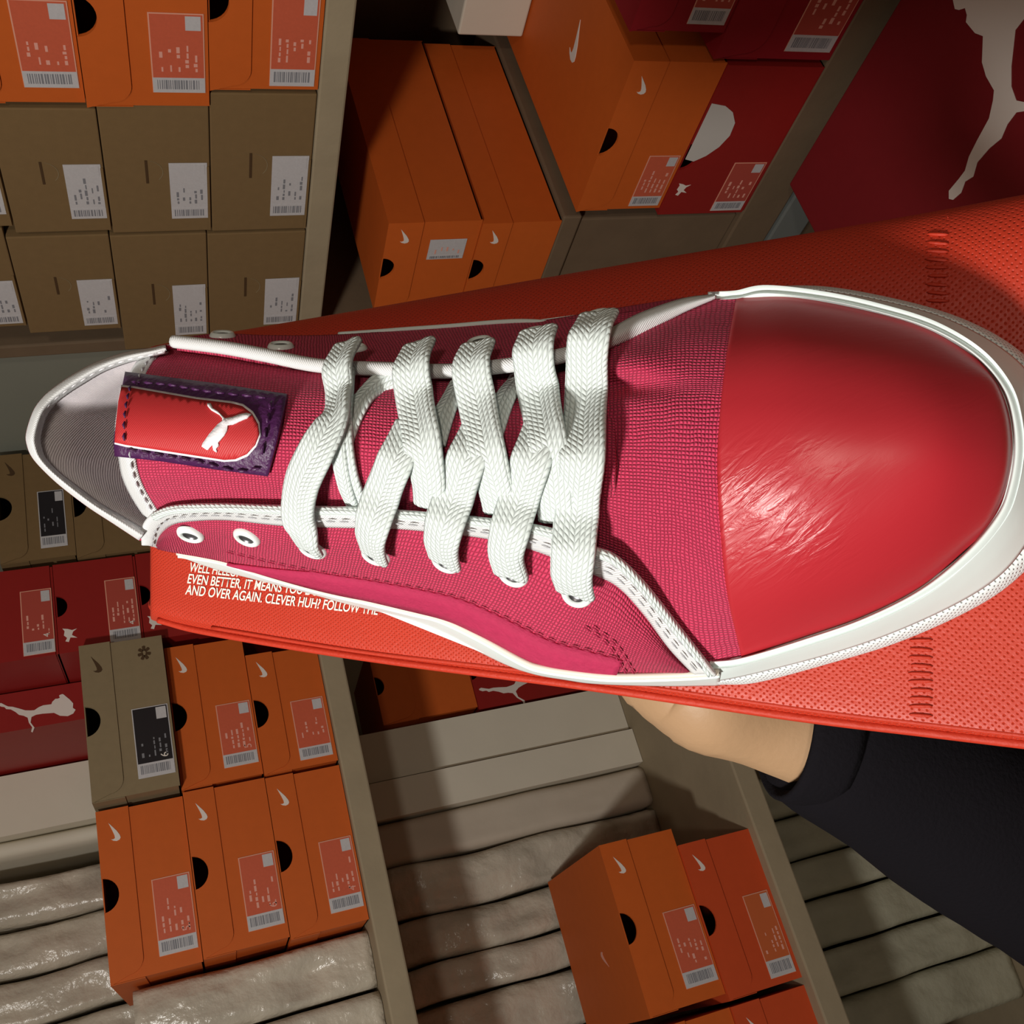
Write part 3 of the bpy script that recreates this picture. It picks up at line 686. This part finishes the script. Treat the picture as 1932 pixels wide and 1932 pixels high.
# --- toe bumper and outsole
tb = [((1335,566),(1345,562),(1350,556)),((1389,564),(1389,552),(1389,550)),((1445,554),(1440,545),(1440,541)),((1548,566),(1550,548),(1550,540)),((1652,589),(1660,566),(1663,558)),((1755,622),(1776,597),(1780,588)),((1838,672),(1868,642),(1876,630)),
 ((1888,732),(1932,692),(1945,682)),((1907,790),(1968,750),(1985,745)),((1911,852),(1985,850),(2003,855)),((1900,918),(1968,960),(1990,985)),((1880,968),(1932,1034),(1955,1052)),((1826,1034),(1880,1092),(1893,1112)),
 ((1739,1107),(1800,1142),(1808,1162)),((1631,1163),(1680,1196),(1690,1213)),((1515,1204),(1560,1236),(1570,1250)),((1399,1239),(1420,1272),(1430,1287)),((1338,1246),(1352,1286),(1356,1292))]
hh = [2.0] + [2.25] * 16 + [2.1]
inner = [(a[0], a[1], h) for (a, b, c), h in zip(tb, hh)]
lip = [(a[0] * .88 + b[0] * .12, a[1] * .88 + b[1] * .12, h + .1) for (a, b, c), h in zip(tb, hh)]
midb = [(a[0] * .45 + b[0] * .55, a[1] * .45 + b[1] * .55, 1.85) for (a, b, c) in tb]
grv = [(b[0], b[1], 1.15) for (a, b, c) in tb]
surf('toe_bumper', [[(x, y, h - .15) for x, y, h in inner], lip, midb, grv], 22, 160, 'rubber', SHOE, .002)
surf('outsole_edge', [[(b[0] - (b[0] - a[0]) * .04, b[1] - (b[1] - a[1]) * .04, 1.0) for a, b, c in tb], [(b[0] * .6 + c[0] * .4, b[1] * .6 + c[1] * .4, .95) for a, b, c in tb], [(c[0], c[1], .55) for a, b, c in tb], [(c[0] * .93 + b[0] * .07, c[1] * .93 + b[1] * .07, .02) for a, b, c in tb]], 14, 160, 'rubber_tex', SHOE, .0015)

# --- quarters
qt = [(292,1030,4.9),(303,1006,5.2),(325,989,5.4),(360,982,5.5),(430,981,5.5),(530,990,5.35),(640,994,5.25),(745,996,5.15),(900,1012,4.95),(1001,1035,4.72),(1119,1082,4.05),(1168,1108,3.65),(1215,1159,3.0),(1262,1222,2.4),(1310,1274,2.0)]
qb = [(296,1036,4.6),(312,1040,4.3),(345,1046,3.8),(380,1052,3.4),(430,1063,3.0),(520,1091,2.6),(610,1116,2.3),(700,1136,2.1),(830,1168,2.0),(904,1203,1.9),(1005,1256,1.85),(1080,1272,1.85),(1160,1278,1.85),(1240,1277,1.85),(1311,1276,1.95)]
def mixr(a, b, t, bulge): return [(p[0] * (1 - t) + q[0] * t, p[1] * (1 - t) + q[1] * t, p[2] * (1 - t) + q[2] * t + bulge * min(1, abs(p[1] - q[1]) / 60)) for p, q in zip(a, b)]
_, GQ = surf('quarter_panel', [qt, mixr(qt, qb, .3, .38), mixr(qt, qb, .65, .38), qb], 50, 260, 'canvas', SHOE, .0018)
ut = [(332,650,5.55),(423,662,5.5),(500,676,5.4),(604,690,5.25),(740,698,5.1),(850,700,5.0),(967,690,4.8),(1064,672,4.45),(1148,640,3.95),(1207,612,3.3),(1286,580,2.6),(1350,560,2.15)]
ub = [(332,638,5.0),(410,629,4.0),(500,632,3.2),(604,632,2.5),(700,627,2.1),(800,619,1.95),(934,609,1.95),(1028,603,1.95),(1120,588,1.95),(1200,575,1.95),(1286,562,2.0),(1350,556,2.0)]
_, GU = surf('quarter_panel', [ut, mixr(ut, ub, .35, .3), mixr(ut, ub, .7, .22), ub], 30, 220, 'canvas', SHOE, .0018)
# smooth webbing strip low on the visible quarter
def mlist(t): return [(p[0] * (1 - t) + q[0] * t, p[1] * (1 - t) + q[1] * t) for p, q in zip(qt[4:13], qb[4:13])]
def onq(px, py, lift):
    p, n = nearest(GQ, px, py); return p + n * lift
wb = cr(mlist(.985), 60); _w = cr(mlist(.72), 60); _k = np.clip(np.linspace(0, 4.5, 60), .06, 1)[:, None] ** .7; wt = wb + (_w - wb) * _k
grid_obj('side_stripe', np.array([[onq(*a, .0006) for a in wt], [onq(*(a * .66 + b * .34), .0012) for a, b in zip(wt, wb)], [onq(*(a * .33 + b * .67), .0012) for a, b in zip(wt, wb)], [onq(*b, .0006) for b in wb]]), 'canvas_dark', SHOE, .0006)
for t_ in (.70,):
    stitches('stitching', [onq(x, y, .0006) for x, y in cr(mlist(t_), 90)], 'pink_thread', SHOE, .0024, .001, .0003)
stitches('stitching', [onq(x, y, .0006) for x, y in cr([(1105,1180),(1150,1215),(1185,1270)], 20)], 'pink_thread', SHOE, .002, .001)
stitches('stitching', [onq(x, y, .0006) for x, y in cr([(1120,1180),(1165,1215),(1200,1270)], 20)], 'pink_thread', SHOE, .002, .001)
# bindings
tl = [(297,1034,4.75),(305,1009,5.15),(325,991,5.42),(360,984,5.55),(430,982,5.55),(530,992,5.4),(640,996,5.3),(745,998,5.2),(900,1014,5.02),(1001,1037,4.8),(1119,1084,4.15),(1168,1110,3.78),(1215,1161,3.15),(1262,1224,2.55),(1308,1273,2.1)]
tu = [(268,1026,5.0),(268,995,5.5),(285,970,5.9),(320,956,6.1),(400,952,6.1),(520,954,5.85),(610,956,5.65),(700,960,5.5),(900,977,5.3),(1045,997,5.15),(1123,1030,4.9),(1160,1045,4.75),(1207,1088,4.25),(1275,1172,3.1),(1351,1271,2.2)]
tm = [((a[0] + b[0]) / 2, (a[1] + b[1]) / 2, (a[2] + b[2]) / 2 + .2) for a, b in zip(tl, tu)]
surf('binding', [[(x, y, h - .35) for x, y, h in tu], [(x + .0, y + 3, h + .12) for x, y, h in tu], tm, tl], 14, 200, 'tape', SHOE, .001)
tub = [(a[0] * .8 + b[0] * .2, a[1] * .8 + b[1] * .2, a[2] + .05) for a, b in zip(tu, tl)]
tube('piping', [P(*q) for q in cr(tub[2:], 160)], .0013, 'lace', SHOE)
stitches('stitching', [P(a[0] * .3 + b[0] * .7, a[1] * .3 + b[1] * .7, (a[2] + b[2]) / 2 + .2) for a, b in zip(cr(tu, 200), cr(tl, 200))], 'grey_thread', SHOE, .0026, .0014, .0003)
stitches('stitching', [P(a[0] * .6 + b[0] * .4, a[1] * .6 + b[1] * .4, (a[2] + b[2]) / 2 + .26) for a, b in zip(cr(tu[10:], 60), cr(tl[10:], 60))], 'grey_thread', SHOE, .0026, .0014, .0003)
up1 = [(328,644,5.6),(423,656,5.6),(500,670,5.5),(604,690,5.35),(740,697,5.25),(850,700,5.1),(967,688,4.95),(1064,670,4.6),(1110,655,4.45)]
tube('piping', [P(*q) for q in cr(up1, 140)], .0019, 'tape', SHOE)
surf('binding', [[(1050,664,4.55),(1100,645,4.4),(1148,621,4.1),(1207,590,3.5),(1286,563,2.75),(1349,554,2.3)], [(1050,676,4.75),(1100,660,4.6),(1148,640,4.35),(1207,610,3.8),(1286,578,3.0),(1349,559,2.45)], [(1052,688,4.6),(1104,676,4.4),(1150,658,4.15),(1209,633,3.6),(1286,592,2.85),(1350,564,2.3)]], 8, 60, 'tape', SHOE, .001)
# --- foxing strips
fu = [(1356,1268,2.0),(1288,1273,2.0),(1167,1276,2.0),(1100,1271,2.0),(1025,1260,2.0),(985,1246,2.0),(904,1201,2.0),(830,1166,2.0),(774,1152,2.0),(696,1133,2.1),(603,1112,2.2),(510,1087,2.3),(416,1057,2.5),(335,1043,2.8)]
fd = [(1358,1294,.1),(1248,1295,.1),(1126,1291,.1),(1065,1283,.1),(1005,1272,.1),(944,1250,.1),(843,1199,.1),(790,1177,.1),(735,1160,.1),(650,1139,.3),(572,1117,.6),(470,1091,1.0),(405,1074,1.4),(345,1053,2.0)]
surf('foxing_strip', [fu, [(a[0] * .75 + b[0] * .25, a[1] * .75 + b[1] * .25, a[2] + .03) for a, b in zip(fu, fd)], [(a[0] * .3 + b[0] * .7, a[1] * .3 + b[1] * .7, 1.1 if a[2] < 2.2 else a[2] - .5) for a, b in zip(fu, fd)], fd], 12, 160, 'rubber', SHOE, .0015)
tube('foxing_lip', [P(x, y, h + .05) for x, y, h in cr(fu, 160)], .0009, mat('aged_cream_rubber', (.78, .72, .62), .5), SHOE)
up2 = [(640,631,2.0),(700,627,2.0),(765,622,2.0),(850,616,2.0),(934,609,2.0),(985,607,2.0),(1028,609,2.0),(1060,614,1.6)]
tube('foxing_lip', [P(*q) for q in cr(up2, 60)], .0008, 'rubber', SHOE)
# hidden far-side foxing so the shoe is closed
surf('foxing_strip', [[(x, y + 1, h) for x, y, h in ub], [(x, y + 6, 1.0) for x, y, h in ub], [(x, y + 10, .05) for x, y, h in ub]], 8, 80, 'rubber', SHOE, .001)

# --- heel: collar ring, lining, counter
ro_ = [(312,650,5.55),(285,656,5.7),(232,666,5.95),(182,683,6.25),(141,704,6.55),(108,726,6.8),(83,747,7.0),(63,774,7.2),(49,817,7.3),(51,842,7.25),(61,864,7.15),(83,889,6.95),(116,919,6.65),(166,957,6.25),(215,989,5.9),(262,1020,5.5)]
ri_ = [(312,668),(288,674),(246,684),(200,701),(160,724),(129,744),(104,764),(87,788),(77,825),(80,848),(88,866),(108,888),(141,914),(187,948),(233,975),(276,1000)]
mo = [((a[0] + b[0]) / 2, (a[1] + b[1]) / 2, a[2] + .28) for a, b in zip(ro_, ri_)]
ri = [(b[0], b[1], a[2] - .1) for a, b in zip(ro_, ri_)]
surf('collar_binding', [[(x, y, h - .25) for x, y, h in ro_], [(a[0] * .8 + m[0] * .2, a[1] * .8 + m[1] * .2, a[2] + .12) for a, m in zip(ro_, mo)], mo, ri], 14, 150, 'tape', SHOE, .001)
stitches('stitching', [P(a[0] * .25 + b[0] * .75, a[1] * .25 + b[1] * .75, a[2] + .12) for a, b in zip(cr(ro_, 120), cr(ri, 120))], 'white_thread', SHOE, .002, .001)
I0 = np.array([P(*q) for q in cr([(x, y, h - .05) for x, y, h in ri], 120)])
cen = P(330, 830, 6.0)
def drop(pts, dh, k):
    c = cen
    out = []
    for p in pts:
        d = p - c; d -= NW * (d @ NW) * 0
        hloc = (p - BASE) @ NW
        lat = (p - c); lat -= NW * (lat @ NW)
        q = c - NW * ((c - BASE) @ NW) + lat * k + NW * (hloc * (1 - dh))
        out.append(q)
    return np.array(out)
I0 = np.array([I0[0] + (I0[-1] - I0[0]) * 0] + list(I0[1:]))
grid_obj('lining', np.array([I0, drop(I0, .2, 1.03), drop(I0, .5, 1.04), drop(I0, .75, 1.0), drop(I0, .9, .9)]), 'lining', SHOE, .0008)
O0 = np.array([P(*q) for q in cr([(x, y, h - .2) for x, y, h in ro_], 120)])
grid_obj('heel_counter', np.array([O0, drop(O0, .25, .99), drop(O0, .6, .98), drop(O0, .8, .99)]), 'canvas', SHOE, .0012, flip=True)
grid_obj('heel_foxing', np.array([drop(O0, .75, 1.01), drop(O0, .85, 1.03), drop(O0, 1.0, 1.03)]), 'rubber', SHOE, .002, flip=True)
# insole
ins = [P(x, y, 1.2) for x, y in [(230,730),(215,830),(240,920),(330,960),(600,985),(900,990),(1150,980),(1150,740),(900,720),(600,700),(330,690)]]
mesh_from('insole', [p - BASE for p in ins], [tuple(range(len(ins)))], 'lining', SHOE)
ol = [P(x, y, .0) for x, y in [(300,760),(270,850),(300,940),(400,1030),(700,1140),(950,1240),(1200,1285),(1430,1280),(1690,1205),(1893,1105),(1985,985),(1995,850),(1975,745),(1870,640),(1660,565),(1440,550),(1200,585),(930,620),(700,640),(430,680)]]
bm = bmesh.new(); a_ = [bm.verts.new(tuple(p - BASE + NW * .004)) for p in ol]; b_ = [bm.verts.new(tuple(p - BASE + NW * .0005)) for p in ol]
bm.faces.new(a_); bm.faces.new(b_[::-1])
for i in range(len(a_)): bm.faces.new((a_[i], b_[i], b_[(i + 1) % len(a_)], a_[(i + 1) % len(a_)]))
fin(bm, 'outsole', 'rubber', SHOE)

# --- eyelets
def eyelet(G, px, py, ro=.0041, ri=.0021, tiltv=None):
    p, n = nearest(G, px, py)
    if tiltv is not None: n = n * (1 - abs(tiltv)) + VW * tiltv; n /= np.linalg.norm(n)
    s = UW - n * (UW @ n); s /= np.linalg.norm(s); t = np.cross(n, s)
    prof = [(ri, -.0012), (ri, .0004), (ri + .0004, .0010), ((ro + ri) / 2, .0013), (ro - .0004, .0009), (ro, .0002), (ro, -.0004)]
    V = []; N = 28
    for (r, z) in prof:
        for k in range(N):
            a = 2 * math.pi * k / N; V.append(p - BASE + r * (math.cos(a) * s + math.sin(a) * t) + n * z)
    fs = [(i * N + k, i * N + (k + 1) % N, (i + 1) * N + (k + 1) % N, (i + 1) * N + k) for i in range(len(prof) - 1) for k in range(N)]
    o = mesh_from('eyelet', V, fs, 'eyelet', SHOE, True)
    bm = bmesh.new(); bm.from_mesh(o.data); bmesh.ops.recalc_face_normals(bm, faces=bm.faces); bm.to_mesh(o.data); bm.free()
    V = []; pr = [(ri * 1.02, .0007), (ri * .85, .0003), (ri * .6, .0001)]
    for (r, z) in pr:
        for k in range(N):
            a = 2 * math.pi * k / N; V.append(p - BASE + r * (math.cos(a) * s + math.sin(a) * t) + n * z)
    fs = [(i * N + k, i * N + (k + 1) % N, (i + 1) * N + (k + 1) % N, (i + 1) * N + k) for i in range(len(pr) - 1) for k in range(N)] + [tuple((len(pr) - 1) * N + k for k in range(N))]
    mesh_from('metal_insert', V, fs, 'steel', o, True)
    return p, n
for px, py in [(360,1008),(466,1014)]: eyelet(GQ, px, py)
for px, py in [(590,1036),(709,1048),(842,1060),(968,1084),(1089,1120)]: eyelet(GQ, px, py, .0042)
for px, py in [(420,634),(530,655),(668,660),(795,655),(905,648),(1010,630),(1128,597)]: eyelet(GU, px, py, .0038)

# --- shoelace
def ribbon(name, pts, width, thick, m, parent, n=16):
    """pts (px,py,h[,width scale[,roll]])"""
    A = np.array([list(q) + [1.0, 0.0][len(q) - 3:] if len(q) < 5 else list(q) for q in pts], float)
    if width > .007: A[:, 3] = np.maximum(A[:, 3], .93) * 1.1
    A[:, 4] *= .25
    S = cr(A, 14 * (len(A) - 1) + 1)
    p = np.array([P(*q[:3]) for q in S]); T = np.gradient(p, axis=0); T /= np.linalg.norm(T, axis=1)[:, None]
    L = np.concatenate([[0], np.cumsum(np.linalg.norm(p[1:] - p[:-1], axis=1))])
    V = []; UVs = []
    s_prev = None
    for i in range(len(p)):
        s = np.cross(T[i], NW); s /= np.linalg.norm(s); u = np.cross(s, T[i])
        if abs(T[i] @ NW) > .8 and s_prev is not None: s = s_prev - T[i] * (s_prev @ T[i]); s /= np.linalg.norm(s); u = np.cross(s, T[i])
        s_prev = s
        r = math.radians(S[i, 4]); s, u = math.cos(r) * s + math.sin(r) * u, -math.sin(r) * s + math.cos(r) * u
        w = width * S[i, 3] / 2; h = thick / 2
        for a in range(n):
            th = 2 * math.pi * a / n; c, sn = math.cos(th), math.sin(th)
            x = w * math.copysign(abs(c) ** .55, c); y = h * math.copysign(abs(sn) ** .7, sn)
            y *= 1 - .38 * math.exp(-(x / (w * .13)) ** 2) + .0
            V.append(p[i] + s * x + u * y - BASE); UVs.append((L[i], x + (0 if sn >= 0 else .01)))
    k = len(p)
    fs = [(i * n + a, i * n + (a + 1) % n, (i + 1) * n + (a + 1) % n, (i + 1) * n + a) for i in range(k - 1) for a in range(n)]
    fs += [tuple(range(n))[::-1], tuple((k - 1) * n + a for a in range(n))]
    return V, fs, UVs
strands = []
def S_(pts, width=.0085, thick=.0022): strands.append((pts, width, thick))
z = lambda x, y, d: ht(x, y) + d
# lower, passing under
S_([(640,850,z(640,850,.1)),(672,770,z(672,770,.12)),(715,725,z(715,725,.1)),(770,695,5.3)], .0062)
S_([(820,840,z(820,840,.1)),(842,770,z(842,770,.12)),(872,722,z(872,722,.1)),(905,700,5.2)], .0060)
S_([(925,830,z(925,830,.1)),(952,752,z(952,752,.12)),(985,712,z(985,712,.1)),(1025,690,5.0)], .0060)
S_([(655,700,5.5),(650,790,z(650,790,.15)),(652,850,z(652,850,.18)),(665,910,z(665,910,.15)),(690,962,5.2)], .0048)
S_([(640,740,6.0),(640,800,z(640,800,.2)),(640,860,z(640,860,.25)),(652,920,z(652,920,.2)),(668,958,5.3)], .0045)
# strand tops
S_([(656,648,5.3,.85,-15),(636,690,5.95,.9,-10),(640,740,z(640,740,.42),.72,-35),(628,790,z(628,790,.48),.85,-12),(597,850,z(597,850,.50),1.05),(570,910,z(570,910,.50),1.12),(562,965,6.05,1.1,8),(570,1010,5.6,1.02,14),(584,1036,4.95,.9,20)], .0092, .0028)
S_([(791,648,5.2,.95,-14),(775,690,5.8,1,-6),(782,750,z(782,750,.42),1.02),(795,830,z(795,830,.40),1.0),(806,900,z(806,900,.3),.9,8),(812,958,5.3,.8,16)], .0098, .0026)
S_([(778,800,z(778,800,.05),.8),(745,870,z(745,870,.34),1),(722,930,z(722,930,.45),1.05),(703,985,5.95,1.02,8),(698,1020,5.5,.98,14),(706,1049,4.8,.85,20)], .0095, .0028)
S_([(902,648,5.1,.95,-14),(888,690,5.6,1,-6),(900,760,z(900,760,.42),1.0),(918,850,z(918,850,.38),.95),(935,920,z(935,920,.28),.85,8),(946,968,5.1,.75,16)], .0096, .0026)
S_([(908,800,z(908,800,.05),.8),(880,865,z(880,865,.32),1),(857,935,z(857,935,.45),1.05),(838,990,5.8,1.02,8),(832,1030,5.35,1,14),(839,1061,4.7,.85,20)], .0098, .0030)
S_([(1016,622,4.95,.98,-14),(1005,665,5.4,1.02,-6),(1016,740,z(1016,740,.42),1.05),(1032,830,z(1032,830,.36),.95),(1044,910,z(1044,910,.26),.85,8),(1052,985,4.95,.75,16)], .0098, .0026)
S_([(1027,790,z(1027,790,.05),.8),(1003,865,z(1003,865,.32),1),(980,940,z(980,940,.44),1.0,5),(962,1000,5.6,1.0,10),(954,1045,5.2,.95,14),(964,1085,4.5,.82,20)], .0096, .0032)
S_([(1130,592,4.6,.92,-14),(1110,640,5.3,.95,-6),(1106,740,z(1106,740,.55),.98),(1098,860,z(1098,860,.55),1.02),(1089,960,z(1089,960,.55),1.02),(1081,1040,5.35,1,8),(1078,1090,4.9,.98,14),(1085,1120,4.3,.85,20)], .0104, .0026)
VV, FF, UU = [], [], []
for pts, wd_, tk in strands:
    V, fs, uvs = ribbon('s', pts, wd_, tk, None, None)
    b = len(VV); VV += V; UU += uvs; FF += [tuple(i + b for i in f) for f in fs]
me = bpy.data.meshes.new('shoelace'); me.from_pydata([tuple(v) for v in VV], [], FF); me.update()
bm = bmesh.new(); bm.from_mesh(me); bmesh.ops.recalc_face_normals(bm, faces=bm.faces); bm.to_mesh(me); bm.free()
uvl = me.uv_layers.new(name='UVMap')
for l in me.loops: uvl.data[l.index].uv = UU[l.vertex_index]
link('shoelace', me, 'lace', SHOE, True)

# ================================================================== bag
BAG = thing('fabric_bag', 'orange-red nonwoven fabric bag with white printed lines, held flat under the sneaker', 'bag', tuple(BASE - NW * .03))
bx = [282, 284, 300, 400, 700, 1100, 1500, 1750, 1980, 2300]
blo = [1150, 1166, 1176, 1200, 1248, 1300, 1358, 1388, 1415, 1450]
bup = [680, 660, 652, 634, 583, 514, 447, 404, 362, 310]
def bring(x, lo, up, e=0.0):
    w = lo - up
    L = [(x, up + 30, -3.6 + e), (x, up + 4, -2.2 + e), (x, up, -1.2), (x, up + w * .045, -.42), (x, up + w * .13, -.06), (x, up + w * .3, 0), (x, up + w * .55, 0), (x, up + w * .8, 0), (x, lo - 34, -.02), (x, lo - 16, -.18), (x, lo - 7, -.5), (x, lo - 2, -1.0), (x, lo - 8, -2.2), (x, lo - 30, -3.6 + e)]
    return L
rows = [bring(x, lo, up) for x, lo, up in zip(bx, blo, bup)]
rows[0] = [(x + 6, y, h - 1.4) for x, y, h in rows[0]]; rows[1] = [(x, y, h - .35) for x, y, h in rows[1]]
bo, GB = surf('bag_body', rows, 120, 90, 'bag', BAG, .0008, off=-.08)
bo2 = None
bot = [[(x + 20, up + 28, -3.6), (x + 20, (lo + up) / 2, -3.9), (x + 20, lo - 28, -3.6)] for x, lo, up in zip(bx, blo, bup)]
bt, _ = surf('bag_back', bot, 30, 12, 'bag', BAG, .0008)
tube('hem', [P(x, y, h) for x, y, h in cr([(x, y - 6, -.42) for x, y in zip(bx[2:], blo[2:])], 120)], .0013, 'bag_plain', BAG)
tube('hem', [P(x, y, h) for x, y, h in cr([(x, y - 16 - 6 * (x > 1000), -.16) for x, y in zip(bx[3:], blo[3:])], 120)], .0007, 'bag_plain', BAG)
def onb(px, py, lift):
    p, n = nearest(GB, px, py); return p + n * lift
# embossed weld bars
bm = bmesh.new()
def bar(x0, y0, x1, y1):
    a, b = onb(x0, y0, .0003), onb(x1, y1, .0003); T = b - a; T /= np.linalg.norm(T); n = NW; S = np.cross(T, n); S /= np.linalg.norm(S)
    pts = [a + (b - a) * t for t in (0, .15, .5, .85, 1)]; rr = [.0001, .0004, .0005, .0004, .0001]; rings = []
    for p, r in zip(pts, rr): rings.append([bm.verts.new(tuple(p - BASE + NW * .03 + r * (math.cos(q) * S + .8 * math.sin(q) * n))) for q in np.linspace(0, 2 * math.pi, 9)[:-1]])
    for A_, B_ in zip(rings[:-1], rings[1:]):
        for i in range(8): bm.faces.new((A_[i], A_[(i + 1) % 8], B_[(i + 1) % 8], B_[i]))
    bm.faces.new(rings[0][::-1]); bm.faces.new(rings[-1])
y = 1208
while y < 1350: bar(1716 + random.uniform(-3, 3), y, 1760, y + random.uniform(-1, 4)); y += 15.5
fin(bm, 'weld_seam', 'bag_plain', BAG, True); bm = bmesh.new()
y = 412
while y < 575: bar(1748 + random.uniform(-3, 3), y, 1790, y + random.uniform(-1, 4)); y += 15.5
fin(bm, 'weld_seam', 'bag_plain', BAG, True)
# printed lines
def bag_text(body, x0, y0, x1, y1, capx, shear=.22):
    me = text_mesh(body, 1.0, 0, 0, bold=.014)
    xs = [v.co.x for v in me.vertices]; ys = [v.co.y for v in me.vertices]
    w = max(xs) - min(xs); cap = .70
    bm = bmesh.new(); bm.from_mesh(me); 
    mx, my = min(xs), 0
    for v in bm.verts:
        t = (v.co.x - mx) / w; b = v.co.y / cap
        px = x0 + (x1 - x0) * t + b * capx * shear; py = y0 + (y1 - y0) * t - b * capx
        q = onb_plane(px, py) - BASE + NW * .03
        v.co = Vector(q)
    bm.normal_update(); m2 = bpy.data.meshes.new('printed_text'); bm.to_mesh(m2); bm.free()
    return link('printed_text', m2, 'ink', BAG)
def onb_plane(px, py): return P(px, py, -.08 + .035)
bag_text('WELL HELLO.', 356, 1078, 448, 1088, 17)
bag_text("EVEN BETTER, IT MEANS YOU DO", 353, 1100, 600, 1124, 17.5)
bag_text("AND OVER AGAIN. CLEVER HUH? FOLLOW THE", 349, 1121, 712, 1160, 18)
for o in list(BAG.children):
    if o.name.split('.')[0] in ('bag_body', 'bag_back', 'hem'): o.location = tuple(NW * .03)

# ================================================================== arm
ARM = thing('person', 'arm of a person in a black long sleeve, hand holding the bag from beneath', 'person', tuple(W(PC(1450, 1340, 0) * 1.25)))
AB = np.array(ARM.location)
def cw(px, py, d): 
    return W(np.array([(px - CX) / F, (py - CY) / F, 1.0]) * d) - AB
def skinmesh(name, chains, m, parent, sub=2):
    bm = bmesh.new(); lay = bm.verts.layers.skin.verify(); idx = {}; first = True
    for ch in chains:
        prev = None
        for q in ch:
            key = tuple(np.round(q[0], 5))
            if key in idx: v = idx[key]
            else:
                v = bm.verts.new(tuple(q[0])); idx[key] = v; v[lay].radius = (q[1], q[1] * (q[2] if len(q) > 2 else 1)); v[lay].use_root = first; first = False
            if prev is not None and bm.edges.get((prev, v)) is None: bm.edges.new((prev, v))
            prev = v
    me = bpy.data.meshes.new(name); bm.to_mesh(me); bm.free()
    o = link(name, me, m, parent)
    s = o.modifiers.new('skin', 'SKIN'); s.use_smooth_shade = True
    ss = o.modifiers.new('sub', 'SUBSURF'); ss.levels = sub; ss.render_levels = sub
    return o
wr = cw(1400, 1330, .425)
kn = cw(1240, 1245, .425)
fore = [(cw(1640, 1420, .445), .030), (cw(1520, 1368, .43), .027), (cw(1450, 1350, .43), .0255), (wr, .0245), (cw(1310, 1285, .425), .0265), (kn, .025)]
chains = [fore]
for k, (ax, ay, d0, L1) in enumerate([(1215, 1150, .408, 0), (1190, 1190, .410, 0), (1180, 1228, .413, 0), (1185, 1262, .418, 0)]):
    b = cw(ax, ay + 0, d0 + .012)
    chains.append([(kn, .025), (b, .0105), (cw(ax - 75, ay - 30, d0 + .004), .0095), (cw(ax - 130, ay - 60, d0 - .002), .0085), (cw(ax - 165, ay - 92, d0 - .004), .0075)])
chains.append([(cw(1310, 1285, .425), .0265), (cw(1300, 1200, .41), .012), (cw(1255, 1135, .402), .0105), (cw(1220, 1085, .398), .0085)])
arm = skinmesh('forearm_and_hand', chains, 'skin', ARM)
slv = [(cw(1497, 1352, .430), .0345), (cw(1560, 1385, .435), .0405), (cw(1680, 1440, .45), .045), (cw(1800, 1500, .468), .053), (cw(1960, 1590, .49), .058), (cw(2150, 1720, .53), .064), (cw(2400, 1900, .6), .068)]
sv = skinmesh('sleeve', [slv], 'sleeve', ARM)
dp = bpy.data.textures.new('folds', 'CLOUDS'); dp.noise_scale = .06
dm = sv.modifiers.new('folds', 'DISPLACE'); dm.texture = dp; dm.strength = .006; dm.mid_level = .5
bm = bmesh.new()
a0, a1 = cw(1476, 1350, .429), cw(1520, 1356, .430)
ax = a1 - a0; ax /= np.linalg.norm(ax); s_ = np.cross(ax, NW); s_ /= np.linalg.norm(s_); u_ = np.cross(s_, ax)
prof = [(.0300, .004), (.0328, .0), (.0345, .0008), (.0352, .004), (.0356, .010), (.0354, .017), (.0340, .021), (.0310, .021)]
N = 56; rg = []
for r, h in prof: rg.append([bm.verts.new(tuple(a0 + ax * h + r * (math.cos(t) * s_ + math.sin(t) * u_))) for t in np.linspace(0, 2 * math.pi, N + 1)[:-1]])
for A_, B_ in zip(rg[:-1], rg[1:]):
    for i in range(N): bm.faces.new((A_[i], A_[(i + 1) % N], B_[(i + 1) % N], B_[i]))
fin(bm, 'cuff', 'sleeve', ARM, True)
